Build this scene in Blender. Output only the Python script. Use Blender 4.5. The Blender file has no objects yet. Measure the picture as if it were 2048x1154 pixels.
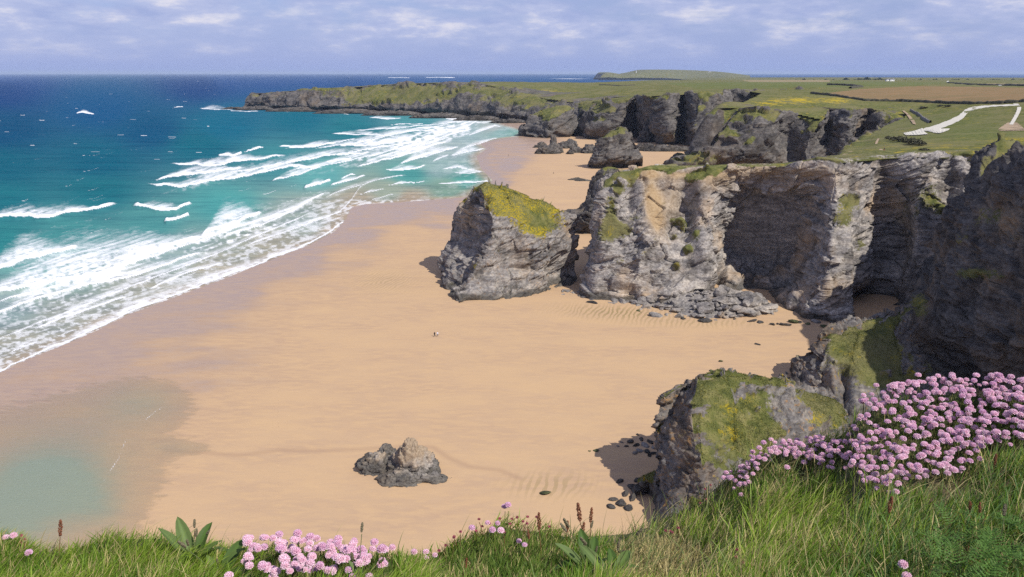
import bpy, bmesh, math, random
import numpy as np
from mathutils import Vector, Matrix
C = bpy.context.scene.collection
sc = bpy.context.scene
R = math.radians
rng = np.random.default_rng(7)
random.seed(7)

# ------------------------------------------------------------------ camera
H = 85.0                      # eye height above the beach
FPX = 1593.0
PITCH = math.atan(431.0 / FPX)
cam_d = bpy.data.cameras.new("camera"); cam = bpy.data.objects.new("camera", cam_d); C.objects.link(cam)
cam_d.sensor_width = 36.0; cam_d.lens = 36.0 * FPX / 2048.0
cam_d.clip_start = 0.05; cam_d.clip_end = 200000
cam.location = (0, 0, H); cam.rotation_euler = (math.pi / 2 - PITCH, 0, 0)
sc.camera = cam

# ------------------------------------------------------------------ sky and sun
SUN_EL = R(48); SUN_V = np.array([0.74, -0.67]); SUN_V /= np.linalg.norm(SUN_V)
w = bpy.data.worlds.new("World"); sc.world = w; w.use_nodes = True
nt = w.node_tree; nt.nodes.clear()
def wn(t, **kw):
    n = nt.nodes.new(t)
    for k, v in kw.items(): setattr(n, k, v)
    return n
out = wn('ShaderNodeOutputWorld')
sky = wn('ShaderNodeTexSky', sky_type='NISHITA', sun_disc=False)
sky.sun_elevation = SUN_EL; sky.sun_rotation = math.atan2(SUN_V[0], SUN_V[1])
sky.altitude = 80; sky.air_density = 1.0; sky.dust_density = 0.3; sky.ozone_density = 3.0
tint = wn('ShaderNodeMix', data_type='RGBA', blend_type='MULTIPLY'); tint.inputs[0].default_value = 1.0
tint.inputs[7].default_value = (0.95, 0.86, 1.12, 1)
bg = wn('ShaderNodeBackground'); bg.inputs[1].default_value = 0.092
nt.links.new(sky.outputs[0], tint.inputs[6]); nt.links.new(tint.outputs[2], bg.inputs[0])
tc = wn('ShaderNodeTexCoord')
mp = wn('ShaderNodeMapping'); mp.inputs['Scale'].default_value = (9.0, 9.0, 32.0)
nt.links.new(tc.outputs['Generated'], mp.inputs[0])
n1 = wn('ShaderNodeTexNoise'); n1.inputs['Scale'].default_value = 1.0; n1.inputs['Detail'].default_value = 9; n1.inputs['Roughness'].default_value = 0.56; n1.inputs['Distortion'].default_value = 0.25
nt.links.new(mp.outputs[0], n1.inputs[0])
mp2 = wn('ShaderNodeMapping'); mp2.inputs['Scale'].default_value = (17.0, 17.0, 62.0); mp2.inputs['Location'].default_value = (3.1, 0.7, 0.28)
nt.links.new(tc.outputs['Generated'], mp2.inputs[0])
n2 = wn('ShaderNodeTexNoise'); n2.inputs['Scale'].default_value = 1.0; n2.inputs['Detail'].default_value = 8; n2.inputs['Roughness'].default_value = 0.6
nt.links.new(mp2.outputs[0], n2.inputs[0])
rp = wn('ShaderNodeValToRGB'); rp.color_ramp.elements[0].position = 0.37; rp.color_ramp.elements[1].position = 0.55
nt.links.new(n1.outputs[0], rp.inputs[0])
rp2 = wn('ShaderNodeValToRGB')     # cloud body colour: grey-violet undersides to near-white tops
e = rp2.color_ramp.elements
e[0].position = 0.34; e[0].color = (0.37, 0.44, 0.72, 1)
e[1].position = 0.72; e[1].color = (0.90, 0.86, 0.90, 1)
m = e.new(0.52); m.color = (0.50, 0.55, 0.79, 1)
nt.links.new(n2.outputs[0], rp2.inputs[0])
sepz = wn('ShaderNodeSeparateXYZ'); nt.links.new(tc.outputs['Generated'], sepz.inputs[0])
mr = wn('ShaderNodeMapRange'); mr.inputs[1].default_value = 0.008; mr.inputs[2].default_value = 0.05; mr.inputs[3].default_value = 0.0; mr.inputs[4].default_value = 0.85
nt.links.new(sepz.outputs[2], mr.inputs[0])
mul = wn('ShaderNodeMath', operation='MULTIPLY'); nt.links.new(rp.outputs[0], mul.inputs[0]); nt.links.new(mr.outputs[0], mul.inputs[1])
bgc = wn('ShaderNodeBackground'); bgc.inputs[1].default_value = 1.0; nt.links.new(rp2.outputs[0], bgc.inputs[0])
mix = wn('ShaderNodeMixShader'); nt.links.new(mul.outputs[0], mix.inputs[0]); nt.links.new(bg.outputs[0], mix.inputs[1]); nt.links.new(bgc.outputs[0], mix.inputs[2])
mrh = wn('ShaderNodeMapRange', interpolation_type='SMOOTHSTEP')     # the pale violet-blue air that lies over the horizon all round
for i_, v_ in ((1, -0.02), (2, 0.16), (3, 0.94), (4, 0.0)): mrh.inputs[i_].default_value = v_
nt.links.new(sepz.outputs[2], mrh.inputs[0])
bgh = wn('ShaderNodeBackground'); bgh.inputs[0].default_value = (0.305, 0.40, 0.745, 1)
mixh = wn('ShaderNodeMixShader'); nt.links.new(mrh.outputs[0], mixh.inputs[0]); nt.links.new(bg.outputs[0], mixh.inputs[1]); nt.links.new(bgh.outputs[0], mixh.inputs[2]); nt.links.new(mixh.outputs[0], mix.inputs[1])
nt.links.new(mix.outputs[0], out.inputs[0])

sun_d = bpy.data.lights.new("sun", 'SUN'); sun_d.energy = 5.0; sun_d.angle = R(0.53); sun_d.color = (1.0, 0.95, 0.87)
sun = bpy.data.objects.new("sun", sun_d); C.objects.link(sun)
sd = Vector((SUN_V[0] * math.cos(SUN_EL), SUN_V[1] * math.cos(SUN_EL), math.sin(SUN_EL)))
sun.rotation_euler = sd.to_track_quat('Z', 'Y').to_euler()
vs = sc.view_settings; vs.view_transform = 'Standard'; vs.look = 'None'; vs.exposure = 0.0; vs.gamma = 1.0; vs.use_curve_mapping = False
sc.cycles.max_bounces = 5; sc.cycles.diffuse_bounces = 3; sc.cycles.glossy_bounces = 2; sc.cycles.transparent_max_bounces = 12; sc.cycles.volume_bounces = 0
sc.cycles.use_denoising = False

# ------------------------------------------------------------------ maths helpers
cp, sp = math.cos(PITCH), math.sin(PITCH)
def ray(u, v):
    a = (np.asarray(u, float) - 1024) / FPX; b = (577 - np.asarray(v, float)) / FPX
    a, b = np.broadcast_arrays(a, b)
    return np.stack([a, b * sp + cp, b * cp - sp], -1)
def at_z(u, v, z=0.0):        # where the sight line of a photo pixel meets the level z
    r = ray(u, v); t = (np.asarray(z, float) - H) / r[..., 2]
    return np.array([0, 0, H]) + r * t[..., None]
def at_y(u, v, y):            # where it reaches the distance y
    r = ray(u, v); t = np.asarray(y, float) / r[..., 1]
    return np.array([0, 0, H]) + r * t[..., None]
def project(p):
    x, y, z = p[..., 0], p[..., 1], p[..., 2] - H
    d = y * cp - z * sp; d = np.where(np.abs(d) < 1e-3, 1e-3, d)
    return 1024 + FPX * x / d, 577 - FPX * (y * sp + z * cp) / d
def sstep(a, b, x):
    t = np.clip((x - a) / (b - a), 0, 1); return t * t * (3 - 2 * t)
def _hash(i, j, k, s=0):
    h = (i * 374761393 + j * 668265263 + k * 2147483647 + s * 1274126177) & 0xffffffff
    h = ((h ^ (h >> 13)) * 1274126177) & 0xffffffff
    h = ((h ^ (h >> 16)) * 2246822519) & 0xffffffff
    return ((h ^ (h >> 15)) & 0xffffff) / 16777215.0
def vnoise(p, seed=0):
    p = np.asarray(p, float); f = np.floor(p); i = f.astype(np.int64); f = p - f
    q = f * f * f * (f * (f * 6 - 15) + 10); r = 0
    for a in (0, 1):
        wa = q[:, 0] if a else 1 - q[:, 0]
        for b in (0, 1):
            wb = wa * (q[:, 1] if b else 1 - q[:, 1])
            for c in (0, 1):
                r = r + wb * (q[:, 2] if c else 1 - q[:, 2]) * _hash(i[:, 0] + a, i[:, 1] + b, i[:, 2] + c, seed)
    return r * 2 - 1
def fbm(p, o=4, seed=0, g=0.5):
    r = 0; a = 1.0; p = np.asarray(p, float)
    for k in range(o):
        r = r + a * vnoise(p + 17.3 * k, seed + k); p = p * 2.03; a *= g
    return r
def facets(p, seed=0, crk=.25):        # angular broken faces: every cell its own plane
    p = np.asarray(p, float); i = np.floor(p).astype(np.int64)
    best = np.full(len(p), 1e9); val = np.zeros(len(p)); sec = np.full(len(p), 1e9)
    for a in (-1, 0, 1):
        for b in (-1, 0, 1):
            for c in (-1, 0, 1):
                ci = i + (a, b, c)
                h = [_hash(ci[:, 0], ci[:, 1], ci[:, 2], seed + k) for k in range(3)]
                d = p - (ci + np.stack(h, -1)); dd = (d * d).sum(-1)
                g0 = h[0] * 97.1 % 1 - .5; g1 = h[1] * 89.7 % 1 - .5; g2 = h[2] * 79.3 % 1 - .5
                v = (h[0] * 53.7 % 1 - .5) + 1.3 * (d[:, 0] * g0 + d[:, 1] * g1 + d[:, 2] * g2)
                m = dd < best
                sec = np.where(m, best, np.minimum(sec, dd)); val = np.where(m, v, val); best = np.where(m, dd, best)
    crack = np.clip((np.sqrt(sec) - np.sqrt(best)) / 0.12, 0, 1)
    return val - crk * (1 - crack)
ST = np.array([[0.92, -0.2, 0.33], [0.1, 0.95, 0.25], [-0.38, -0.22, 0.9]])   # bedding planes dip
def strata(p, k=2.2):
    q = p @ ST.T; q = q.copy(); q[:, 2] *= k; return q
def rock_disp(p, amp=1.0, L=1.0, seed=0):
    q = p / L; qz = q * (1, 1, 0.45)
    d = 3.3 * fbm(qz / 18, 3, seed) + 1.0 * (1 - 2 * np.abs(vnoise(qz / 9 + 5, seed + 3)))
    d += 2.5 * facets(strata(q, 2.2) / 11, seed + 11, .10) 
    ms_ = sstep(-.35, .35, vnoise(q / 13 + 7, seed + 71)); d += (.35 + 1.2 * ms_) * facets(strata(q, 3.4) / 5.0, seed + 21, .12) + (.1 + .36 * ms_) * facets(strata(q, 3.6) / 2.0, seed + 31, .12)
    qs = (q @ ST.T)[:, 2] + 1.2 * fbm(q / 14, 2, seed + 51); wq = qs / 2.6; fr = wq - np.floor(wq)
    d += (0.42 * fr + 0.2 * ((qs / 0.9) % 1.0)) * (0.35 + 0.65 * sstep(-.3, .5, vnoise(q / 11 + 3, seed + 61)))
    return d * amp
def hermite(x, Y, xq, tn=.85):
    x = np.asarray(x, float); n = len(x); T = np.zeros_like(Y)
    h = np.diff(x); s = np.diff(Y, axis=0) / h.reshape((-1,) + (1,) * (Y.ndim - 1))
    T[0] = s[0]; T[-1] = s[-1]
    if n > 2: T[1:-1] = 0.5 * (s[:-1] + s[1:])
    k = np.clip(np.searchsorted(x, xq, side='right') - 1, 0, n - 2)
    t = (xq - x[k]) / h[k]; sh = (-1,) + (1,) * (Y.ndim - 1); hh = h[k].reshape(sh); t = t.reshape(sh)
    return ((2*t**3 - 3*t**2 + 1) * Y[k] + (t**3 - 2*t**2 + t) * hh * T[k] * tn + (-2*t**3 + 3*t**2) * Y[k+1] + (t**3 - t**2) * hh * T[k+1] * tn)
def idw(pts, vals, q, pw=3.0):
    pts = np.asarray(pts, float); vals = np.asarray(vals, float); o = np.zeros((len(q), vals.shape[1])); ws = np.zeros(len(q))
    for p_, v_ in zip(pts, vals):
        w_ = 1.0 / (((q - p_) ** 2).sum(-1) + 30.0) ** (pw / 2); o += w_[:, None] * v_; ws += w_
    return o / ws[:, None]
def in_poly(poly, x, y):
    poly = np.asarray(poly, float); r = np.zeros(np.shape(x), bool); j = len(poly) - 1
    for i in range(len(poly)):
        xi, yi = poly[i]; xj, yj = poly[j]
        c = ((yi > y) != (yj > y)) & (x < (xj - xi) * (y - yi) / (yj - yi + 1e-12) + xi)
        r ^= c; j = i
    return r
def seg_dist(line, p):
    line = np.asarray(line, float); d = np.full(len(p), 1e12)
    for a, b in zip(line[:-1], line[1:]):
        ab = b - a; t = np.clip(((p - a) @ ab) / (ab @ ab + 1e-12), 0, 1)
        d = np.minimum(d, ((p - a - t[:, None] * ab) ** 2).sum(-1))
    return np.sqrt(d)

# ------------------------------------------------------------------ object helpers
def mesh_np(name, V, quads=None, tris=None, attrs=None, smooth=True):
    me = bpy.data.meshes.new(name); V = np.asarray(V, np.float32)
    me.vertices.add(len(V)); me.vertices.foreach_set('co', V.ravel())
    q = np.zeros((0, 4), np.int32) if quads is None else np.asarray(quads, np.int32)
    t = np.zeros((0, 3), np.int32) if tris is None else np.asarray(tris, np.int32)
    loops = np.concatenate([q.ravel(), t.ravel()]); me.loops.add(len(loops)); me.loops.foreach_set('vertex_index', loops)
    n = len(q) + len(t); me.polygons.add(n)
    st = np.concatenate([np.arange(len(q)) * 4, len(q) * 4 + np.arange(len(t)) * 3]).astype(np.int32)
    tot = np.concatenate([np.full(len(q), 4), np.full(len(t), 3)]).astype(np.int32)
    me.polygons.foreach_set('loop_start', st); me.polygons.foreach_set('loop_total', tot)
    me.polygons.foreach_set('use_smooth', np.full(n, smooth, bool))
    me.update(calc_edges=True)
    for k, a in (attrs or {}).items():
        a = np.asarray(a, np.float32)
        if a.ndim == 1:
            at = me.attributes.new(k, 'FLOAT', 'POINT'); at.data.foreach_set('value', a)
        else:
            if a.shape[1] == 3: a = np.concatenate([a, np.ones((len(a), 1), np.float32)], 1)
            at = me.attributes.new(k, 'FLOAT_COLOR', 'POINT'); at.data.foreach_set('color', a.ravel())
    return me
def link(name, me, mat=None, parent=None, loc=(0, 0, 0)):
    o = bpy.data.objects.new(name, me); C.objects.link(o)
    if mat is not None: me.materials.append(mat)
    if parent is not None: o.parent = parent
    o.location = loc
    return o
def tag(o, label=None, cat=None, group=None, kind=None):
    if label: o['label'] = label
    if cat: o['category'] = cat
    if group: o['group'] = group
    if kind: o['kind'] = kind
    return o
def empty(name, loc, rz=0.0):
    o = bpy.data.objects.new(name, None); C.objects.link(o); o.location = loc; o.rotation_euler = (0, 0, rz); o.empty_display_size = 0.1
    return o
def grid_faces(nr, nc, wrap=False):
    r = np.arange(nr - 1)[:, None]; c = np.arange(nc if wrap else nc - 1)[None]
    a = r * nc + c; b = r * nc + (c + 1) % nc
    return np.stack([a, b, b + nc, a + nc], -1).reshape(-1, 4)
def compact(V, F, attrs):
    use = np.zeros(len(V), bool); use[F.ravel()] = True; idx = np.cumsum(use) - 1
    return V[use], idx[F], {k: np.asarray(a)[use] for k, a in attrs.items()}

# ------------------------------------------------------------------ materials
class Mat:
    def __init__(s, name):
        s.m = bpy.data.materials.new(name); s.m.use_nodes = True; s.t = s.m.node_tree; s.t.nodes.clear()
        s.out = s.n('ShaderNodeOutputMaterial'); s.b = s.n('ShaderNodeBsdfPrincipled'); s.l(s.b.outputs[0], s.out.inputs[0])
        s.pos = s.n('ShaderNodeNewGeometry').outputs['Position']
    def n(s, t, **kw):
        x = s.t.nodes.new(t)
        for k, v in kw.items(): setattr(x, k, v)
        return x
    def l(s, a, b): s.t.links.new(a, b)
    def put(s, sock, v):
        if isinstance(v, bpy.types.NodeSocket): s.l(v, sock)
        elif isinstance(v, (tuple, list)) and len(v) == 3 and len(sock.default_value) == 4: sock.default_value = (*v, 1)
        else: sock.default_value = v
    def vec(s, scale=(1, 1, 1), rot=(0, 0, 0), src=None):
        x = s.n('ShaderNodeMapping'); x.inputs['Scale'].default_value = scale; x.inputs['Rotation'].default_value = rot; s.l(src or s.pos, x.inputs[0]); return x.outputs[0]
    def noise(s, scale, detail=4, rough=0.55, vec=None, dist=0.0):
        x = s.n('ShaderNodeTexNoise'); x.inputs['Scale'].default_value = scale; x.inputs['Detail'].default_value = detail; x.inputs['Roughness'].default_value = rough; x.inputs['Distortion'].default_value = dist
        s.l(vec or s.pos, x.inputs[0]); return x.outputs[0]
    def voro(s, scale, vec=None, feature='F1'):
        x = s.n('ShaderNodeTexVoronoi', feature=feature); x.inputs['Scale'].default_value = scale; s.l(vec or s.pos, x.inputs[0]); return x
    def ramp(s, f, stops):
        x = s.n('ShaderNodeValToRGB'); e = x.color_ramp.elements
        while len(e) < len(stops): e.new(0.5)
        for k, (p, c) in zip(e, stops): k.position = p; k.color = (*c, 1) if len(c) == 3 else c
        s.l(f, x.inputs[0]); return x.outputs[0]
    def step(s, f, a, b, lo=0.0, hi=1.0):
        x = s.n('ShaderNodeMapRange', interpolation_type='SMOOTHSTEP')
        for k, v in enumerate((f, a, b, lo, hi)): s.put(x.inputs[k], v)
        return x.outputs[0]
    def math(s, op, a, b=0.0, clamp=False):
        x = s.n('ShaderNodeMath', operation=op); x.use_clamp = clamp; s.put(x.inputs[0], a); s.put(x.inputs[1], b); return x.outputs[0]
    def mix(s, f, a, b, mode='MIX'):
        x = s.n('ShaderNodeMix', data_type='RGBA', blend_type=mode); s.put(x.inputs[0], f); s.put(x.inputs[6], a); s.put(x.inputs[7], b); return x.outputs[2]
    def attr(s, name, fac=True):
        x = s.n('ShaderNodeAttribute', attribute_name=name); return x.outputs['Fac' if fac else 'Color']
    def bump(s, h, strength=0.5, dist=1.0):
        x = s.n('ShaderNodeBump'); x.inputs['Strength'].default_value = strength; x.inputs['Distance'].default_value = dist; s.l(h, x.inputs['Height']); s.l(x.outputs[0], s.b.inputs['Normal'])
    def set(s, **kw):
        for k, v in kw.items(): s.put(s.b.inputs[k.replace('_', ' ')], v)
        return s.m

def turf_color(k, yellow=0.5, far=False):
    """clifftop turf: greens, dry straw and kidney vetch / gorse flecks"""
    a = k.noise(0.035, 6, 0.6); b = k.noise(0.35, 5, 0.65); c = k.noise(1.6, 4, 0.7)
    g = k.ramp(b, [(0.30, (0.045, 0.058, 0.017)), (0.5, (0.110, 0.118, 0.032)), (0.70, (0.205, 0.185, 0.070))])
    g = k.mix(k.step(a, 0.42, 0.62), g, k.mix(c, (0.085, 0.095, 0.028), (0.235, 0.200, 0.095)))
    y = k.math('MULTIPLY', k.step(k.noise(0.12, 5, 0.7), 0.66 - 0.22 * yellow, 0.80 - 0.22 * yellow), k.step(c, 0.42, 0.6))
    return k.mix(y, g, (0.36, 0.27, 0.012))

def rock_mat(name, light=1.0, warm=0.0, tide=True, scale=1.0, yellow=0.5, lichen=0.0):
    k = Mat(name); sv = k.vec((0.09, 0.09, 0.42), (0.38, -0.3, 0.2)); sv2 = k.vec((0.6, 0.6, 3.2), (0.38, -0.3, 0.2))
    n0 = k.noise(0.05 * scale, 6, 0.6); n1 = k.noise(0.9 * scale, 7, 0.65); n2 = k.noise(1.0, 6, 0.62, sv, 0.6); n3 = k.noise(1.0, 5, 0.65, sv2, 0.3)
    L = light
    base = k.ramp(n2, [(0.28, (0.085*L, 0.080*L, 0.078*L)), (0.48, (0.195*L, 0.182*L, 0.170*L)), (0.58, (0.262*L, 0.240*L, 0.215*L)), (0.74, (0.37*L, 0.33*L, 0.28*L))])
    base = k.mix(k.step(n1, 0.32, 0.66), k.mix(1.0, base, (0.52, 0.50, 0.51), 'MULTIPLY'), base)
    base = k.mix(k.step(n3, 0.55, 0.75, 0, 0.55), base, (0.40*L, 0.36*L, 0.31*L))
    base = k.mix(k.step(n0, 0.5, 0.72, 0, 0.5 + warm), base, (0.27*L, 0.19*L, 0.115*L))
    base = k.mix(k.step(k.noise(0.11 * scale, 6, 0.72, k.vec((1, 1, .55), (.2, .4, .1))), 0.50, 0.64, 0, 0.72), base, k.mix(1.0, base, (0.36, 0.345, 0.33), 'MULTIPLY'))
    base = k.mix(k.attr('soil'), base, k.ramp(n1, [(0.3, (0.30, 0.20, 0.105)), (0.7, (0.44, 0.33, 0.20))]))
    if lichen:
        base = k.mix(k.math('MULTIPLY', k.step(k.noise(0.8, 5, 0.7), 0.56, 0.66), lichen), base, (0.42, 0.20, 0.03))
        base = k.mix(k.math('MULTIPLY', k.step(k.noise(0.6, 5, 0.7, k.vec((1, 1, 1), (1, 2, 0))), 0.60, 0.7), lichen), base, (0.36, 0.30, 0.06))
    sep = k.n('ShaderNodeSeparateXYZ'); k.l(k.pos, sep.inputs[0]); z = sep.outputs[2]
    if tide:
        zz = k.math('ADD', z, k.math('MULTIPLY', k.math('SUBTRACT', n2, 0.5), 6.0))
        base = k.mix(k.step(zz, 1.6, 4.2, 0.75, 0.0), base, k.ramp(n1, [(0.3, (0.022, 0.021, 0.022)), (0.75, (0.115, 0.105, 0.082))]))
    tf = k.math('ADD', k.attr('turf'), k.math('MULTIPLY', k.math('SUBTRACT', k.noise(0.8 * scale, 6, 0.75), 0.5), 1.5))
    tf = k.step(tf, 0.40, 0.62)
    col = k.mix(tf, base, turf_color(k, yellow))
    vc = k.voro(0.55, k.vec((1 * scale, 1 * scale, 3.0 * scale), (0.38, -0.3, 0.2))); vc2 = k.voro(1.7, k.vec((1 * scale, 1 * scale, 2.6 * scale), (0.38, -0.3, 0.2)))
    h = k.math('ADD', k.math('ADD', k.math('MULTIPLY', n1, 0.7), k.math('MULTIPLY', n3, 0.7)), k.math('ADD', k.math('MULTIPLY', vc.outputs['Color'], 0.9), k.math('MULTIPLY', vc2.outputs['Color'], 0.4)))
    h = k.math('ADD', h, k.math('MULTIPLY', k.noise(3.5 * scale, 5, 0.7), 0.4))
    k.bump(h, 0.45, 0.7 / scale)
    return k.set(Base_Color=col, Roughness=0.9, Specular_IOR_Level=0.15)
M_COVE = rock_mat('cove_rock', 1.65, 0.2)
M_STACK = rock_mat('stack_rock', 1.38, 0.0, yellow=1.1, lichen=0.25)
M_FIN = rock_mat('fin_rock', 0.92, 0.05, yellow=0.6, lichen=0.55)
M_DARK = rock_mat('shaded_rock', 0.62, 0.05)  # darker copy of the cliff rock, with the shade put into its colour
M_FAR = rock_mat('far_rock', 0.7, 0.05, scale=0.35)  # tone lowered so the colour carries the shade of the far cliffs
M_BOULDER = rock_mat('boulder_rock', 1.35, 0.1, tide=False, scale=1.6)
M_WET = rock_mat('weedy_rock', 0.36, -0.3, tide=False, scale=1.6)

def plain(name, col, rough=0.7, var=0.25, scale=3.0, spec=0.3):
    k = Mat(name); n = k.noise(scale, 5, 0.6)
    c = k.mix(k.step(n, 0.3, 0.7), tuple(x * (1 - var) for x in col), tuple(min(1, x * (1 + var)) for x in col))
    return k.set(Base_Color=c, Roughness=rough, Specular_IOR_Level=spec)

# ------------------------------------------------------------------ coastline control data (photo pixel + distance)
def cols(data):
    r = []
    for col in data:
        c = []
        for e in col:
            if len(e) == 2: c.append(at_z(e[0], e[1], 0.0))
            elif len(e) == 3: c.append(at_y(*e))
            else: c.append(np.array(e[:3], float))
        r.append(c)
    return np.array(r, float)
COVE = cols([
 [(60, 395, 0, 1), (62, 390, 12, 1), (64, 385, 24, 1), (66, 378, 36, 1), (70, 372, 44, 1)],
 [(1178, 590), (1172, 535, 312), (1182, 458, 316), (1200, 388, 321), (1247, 345, 327)],
 [(1190, 603), (1195, 540, 302), (1215, 470, 308), (1245, 395, 315), (1290, 338, 322)],
 [(1260, 612), (1260, 550, 297), (1275, 470, 305), (1297, 400, 315), (1340, 338, 323)],
 [(1340, 617), (1345, 560, 293), (1352, 490, 302), (1362, 410, 312), (1385, 338, 320)],
 [(1412, 607), (1425, 555, 297), (1418, 480, 304), (1422, 400, 311), (1440, 337, 318)],
 [(1446, 588), (1444, 540, 322), (1452, 470, 332), (1466, 402, 327), (1480, 336, 318)],
 [(1512, 588), (1515, 545, 326), (1520, 470, 337), (1525, 390, 325), (1530, 335, 314)],
 [(1572, 614), (1578, 560, 311), (1584, 480, 326), (1588, 395, 319), (1598, 330, 309)],
 [(1622, 634), (1632, 565, 284), (1640, 485, 300), (1640, 400, 304), (1640, 324, 304)],
 [(1648, 639), (1656, 570, 275), (1664, 480, 283), (1668, 400, 292), (1672, 320, 301)],
 [(1690, 648), (1705, 590, 276), (1705, 500, 287), (1705, 400, 296), (1720, 317, 303)],
 [(1735, 632), (1760, 590, 294), (1765, 500, 301), (1770, 400, 304), (1790, 312, 306)],
 [(150, 285, 0, 1), (1830, 570, 288), (1835, 480, 294), (1845, 395, 300), (1880, 307, 305)],
 [(180, 270, 0, 1), (1930, 560, 272), (1940, 470, 282), (1945, 390, 292), (1985, 303, 300)],
 [(215, 255, 0, 1), (2060, 560, 262), (2065, 470, 272), (2070, 380, 284), (2120, 297, 296)]])
RIB = cols([
 [(175, 300, 5, 1), (172, 296, 25, 1), (168, 290, 42, 1), (166, 286, 54, 1), (170, 280, 64, 1)],
 [(1790, 665), (1818, 615, 246), (1868, 555, 247), (1905, 440, 252), (1972, 368, 256)],
 [(1830, 720), (1842, 650, 226), (1905, 548, 229), (1950, 420, 236), (2005, 330, 243)],
 [(1900, 760), (1915, 665, 209), (1962, 545, 213), (1998, 405, 222), (2050, 290, 235)],
 [(2000, 800), (2010, 690, 191), (2040, 545, 195), (2065, 400, 204), (2115, 272, 216)],
 [(2120, 840), (2130, 700, 172), (2150, 545, 176), (2170, 390, 184), (2215, 250, 196)],
 [(2330, 900), (2340, 740, 150), (2360, 560, 154), (2380, 370, 160), (2420, 215, 172)],
 [(150, 120, 0, 1), (155, 118, 22, 1), (160, 116, 45, 1), (166, 114, 65, 1), (178, 110, 78, 1)]])
MID = cols([
 [(1352, 318, 800), (1354, 316, 802), (1358, 312, 806), (1366, 309, 810), (1385, 305, 815)],
 [(1336, 336), (1340, 328, 733), (1345, 322, 735), (1354, 314, 738), (1375, 308, 748)],
 [(1400, 340), (1405, 330, 716), (1408, 322, 718), (1412, 310, 723), (1418, 300, 732)],
 [(1440, 342), (1440, 310, 715), (1446, 282, 724), (1452, 255, 734), (1473, 224, 748)],
 [(1490, 343), (1490, 312, 707), (1497, 280, 712), (1502, 250, 720), (1512, 218, 734)],
 [(1540, 344), (1540, 312, 708), (1543, 280, 714), (1547, 250, 722), (1560, 219, 736)],
 [(1578, 342), (1581, 312, 728), (1577, 285, 734), (1577, 260, 738), (1592, 233, 744)],
 [(1615, 345), (1613, 320, 700), (1618, 295, 707), (1622, 272, 713), (1640, 245, 722)],
 [(1655, 338), (1655, 315, 726), (1652, 285, 740), (1652, 255, 750), (1660, 218, 760)],
 [(1695, 345), (1692, 315, 699), (1695, 285, 706), (1697, 255, 714), (1705, 220, 732)],
 [(1722, 330), (1720, 305, 748), (1722, 280, 762), (1724, 250, 770), (1730, 218, 778)],
 [(1755, 340), (1750, 305, 715), (1755, 280, 725), (1758, 250, 738), (1770, 222, 752)],
 [(1800, 330), (1795, 305, 700), (1798, 285, 712), (1800, 262, 728), (1812, 236, 745)]])
FARC = cols([
 [(1118, 262), (1122, 245, 1215), (1135, 228, 1225), (1150, 212, 1240), (1170, 203, 1260)],
 [(1150, 269), (1155, 252, 1145), (1162, 236, 1152), (1170, 219, 1160), (1192, 203, 1176)],
 [(1180, 278), (1186, 258, 1066), (1196, 240, 1073), (1207, 221, 1081), (1227, 201, 1097)],
 [(1225, 280), (1232, 258, 1052), (1240, 238, 1056), (1248, 216, 1063), (1262, 196, 1076)],
 [(1268, 275), (1270, 256, 1102), (1271, 238, 1106), (1273, 216, 1108), (1277, 193, 1108)],
 [(1310, 288), (1310, 262, 989), (1307, 238, 993), (1304, 214, 998), (1300, 191, 1006)],
 [(1350, 291), (1344, 266, 969), (1337, 242, 976), (1335, 216, 986), (1335, 190, 1000)],
 [(1366, 286), (1363, 262, 1012), (1363, 240, 1020), (1366, 216, 1032), (1369, 190, 1044)],
 [(1386, 296), (1385, 270, 938), (1388, 244, 946), (1395, 216, 962), (1400, 188, 984)],
 [(1415, 295), (1414, 270, 940), (1416, 245, 947), (1420, 216, 962), (1425, 187, 984)],
 [(1442, 286), (1446, 262, 1008), (1452, 240, 1020), (1452, 214, 1036), (1440, 187, 1056)],
 [(1470, 280), (1475, 258, 1050), (1476, 236, 1070), (1472, 210, 1090), (1452, 184, 1104)],
 [(1505, 284), (1503, 258, 1040), (1506, 236, 1052), (1506, 208, 1072), (1500, 182, 1092)],
 [(1560, 284), (1560, 258, 1046), (1560, 236, 1058), (1560, 205, 1080), (1558, 179, 1104)],
 [(1650, 282), (1650, 258, 1060), (1650, 236, 1074), (1648, 203, 1095), (1645, 177, 1124)]])
HEAD = cols([
 [(484, 217), (488, 211, 2032), (490, 204, 2035), (495, 195, 2040), (514, 187, 2050)],
 [(545, 219), (548, 212, 1925), (550, 204, 1932), (555, 194, 1944), (570, 183, 1965)],
 [(622, 222), (622, 213, 1858), (624, 204, 1866), (628, 193, 1878), (642, 177, 1905)],
 [(700, 224), (700, 214, 1808), (702, 205, 1825), (706, 192, 1845), (716, 174, 1890)],
 [(800, 228), (800, 217, 1725), (800, 205, 1745), (800, 190, 1780), (800, 168, 1840)],
 [(900, 232), (900, 219, 1635), (898, 206, 1650), (895, 190, 1678), (900, 166, 1745)],
 [(960, 236), (960, 223, 1562), (960, 208, 1580), (960, 190, 1610), (962, 168, 1685)],
 [(1000, 240), (1002, 226, 1497), (1006, 212, 1514), (1012, 196, 1550), (1022, 179, 1610)],
 [(1052, 245), (1052, 233, 1426), (1055, 222, 1440), (1060, 208, 1468), (1072, 195, 1505)],
 [(1112, 254), (1116, 242, 1300), (1122, 230, 1312), (1130, 217, 1335), (1148, 205, 1365)],
 [(1140, 262), (1150, 248, 1230), (1158, 232, 1240), (1170, 215, 1255), (1190, 200, 1285)]])
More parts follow.
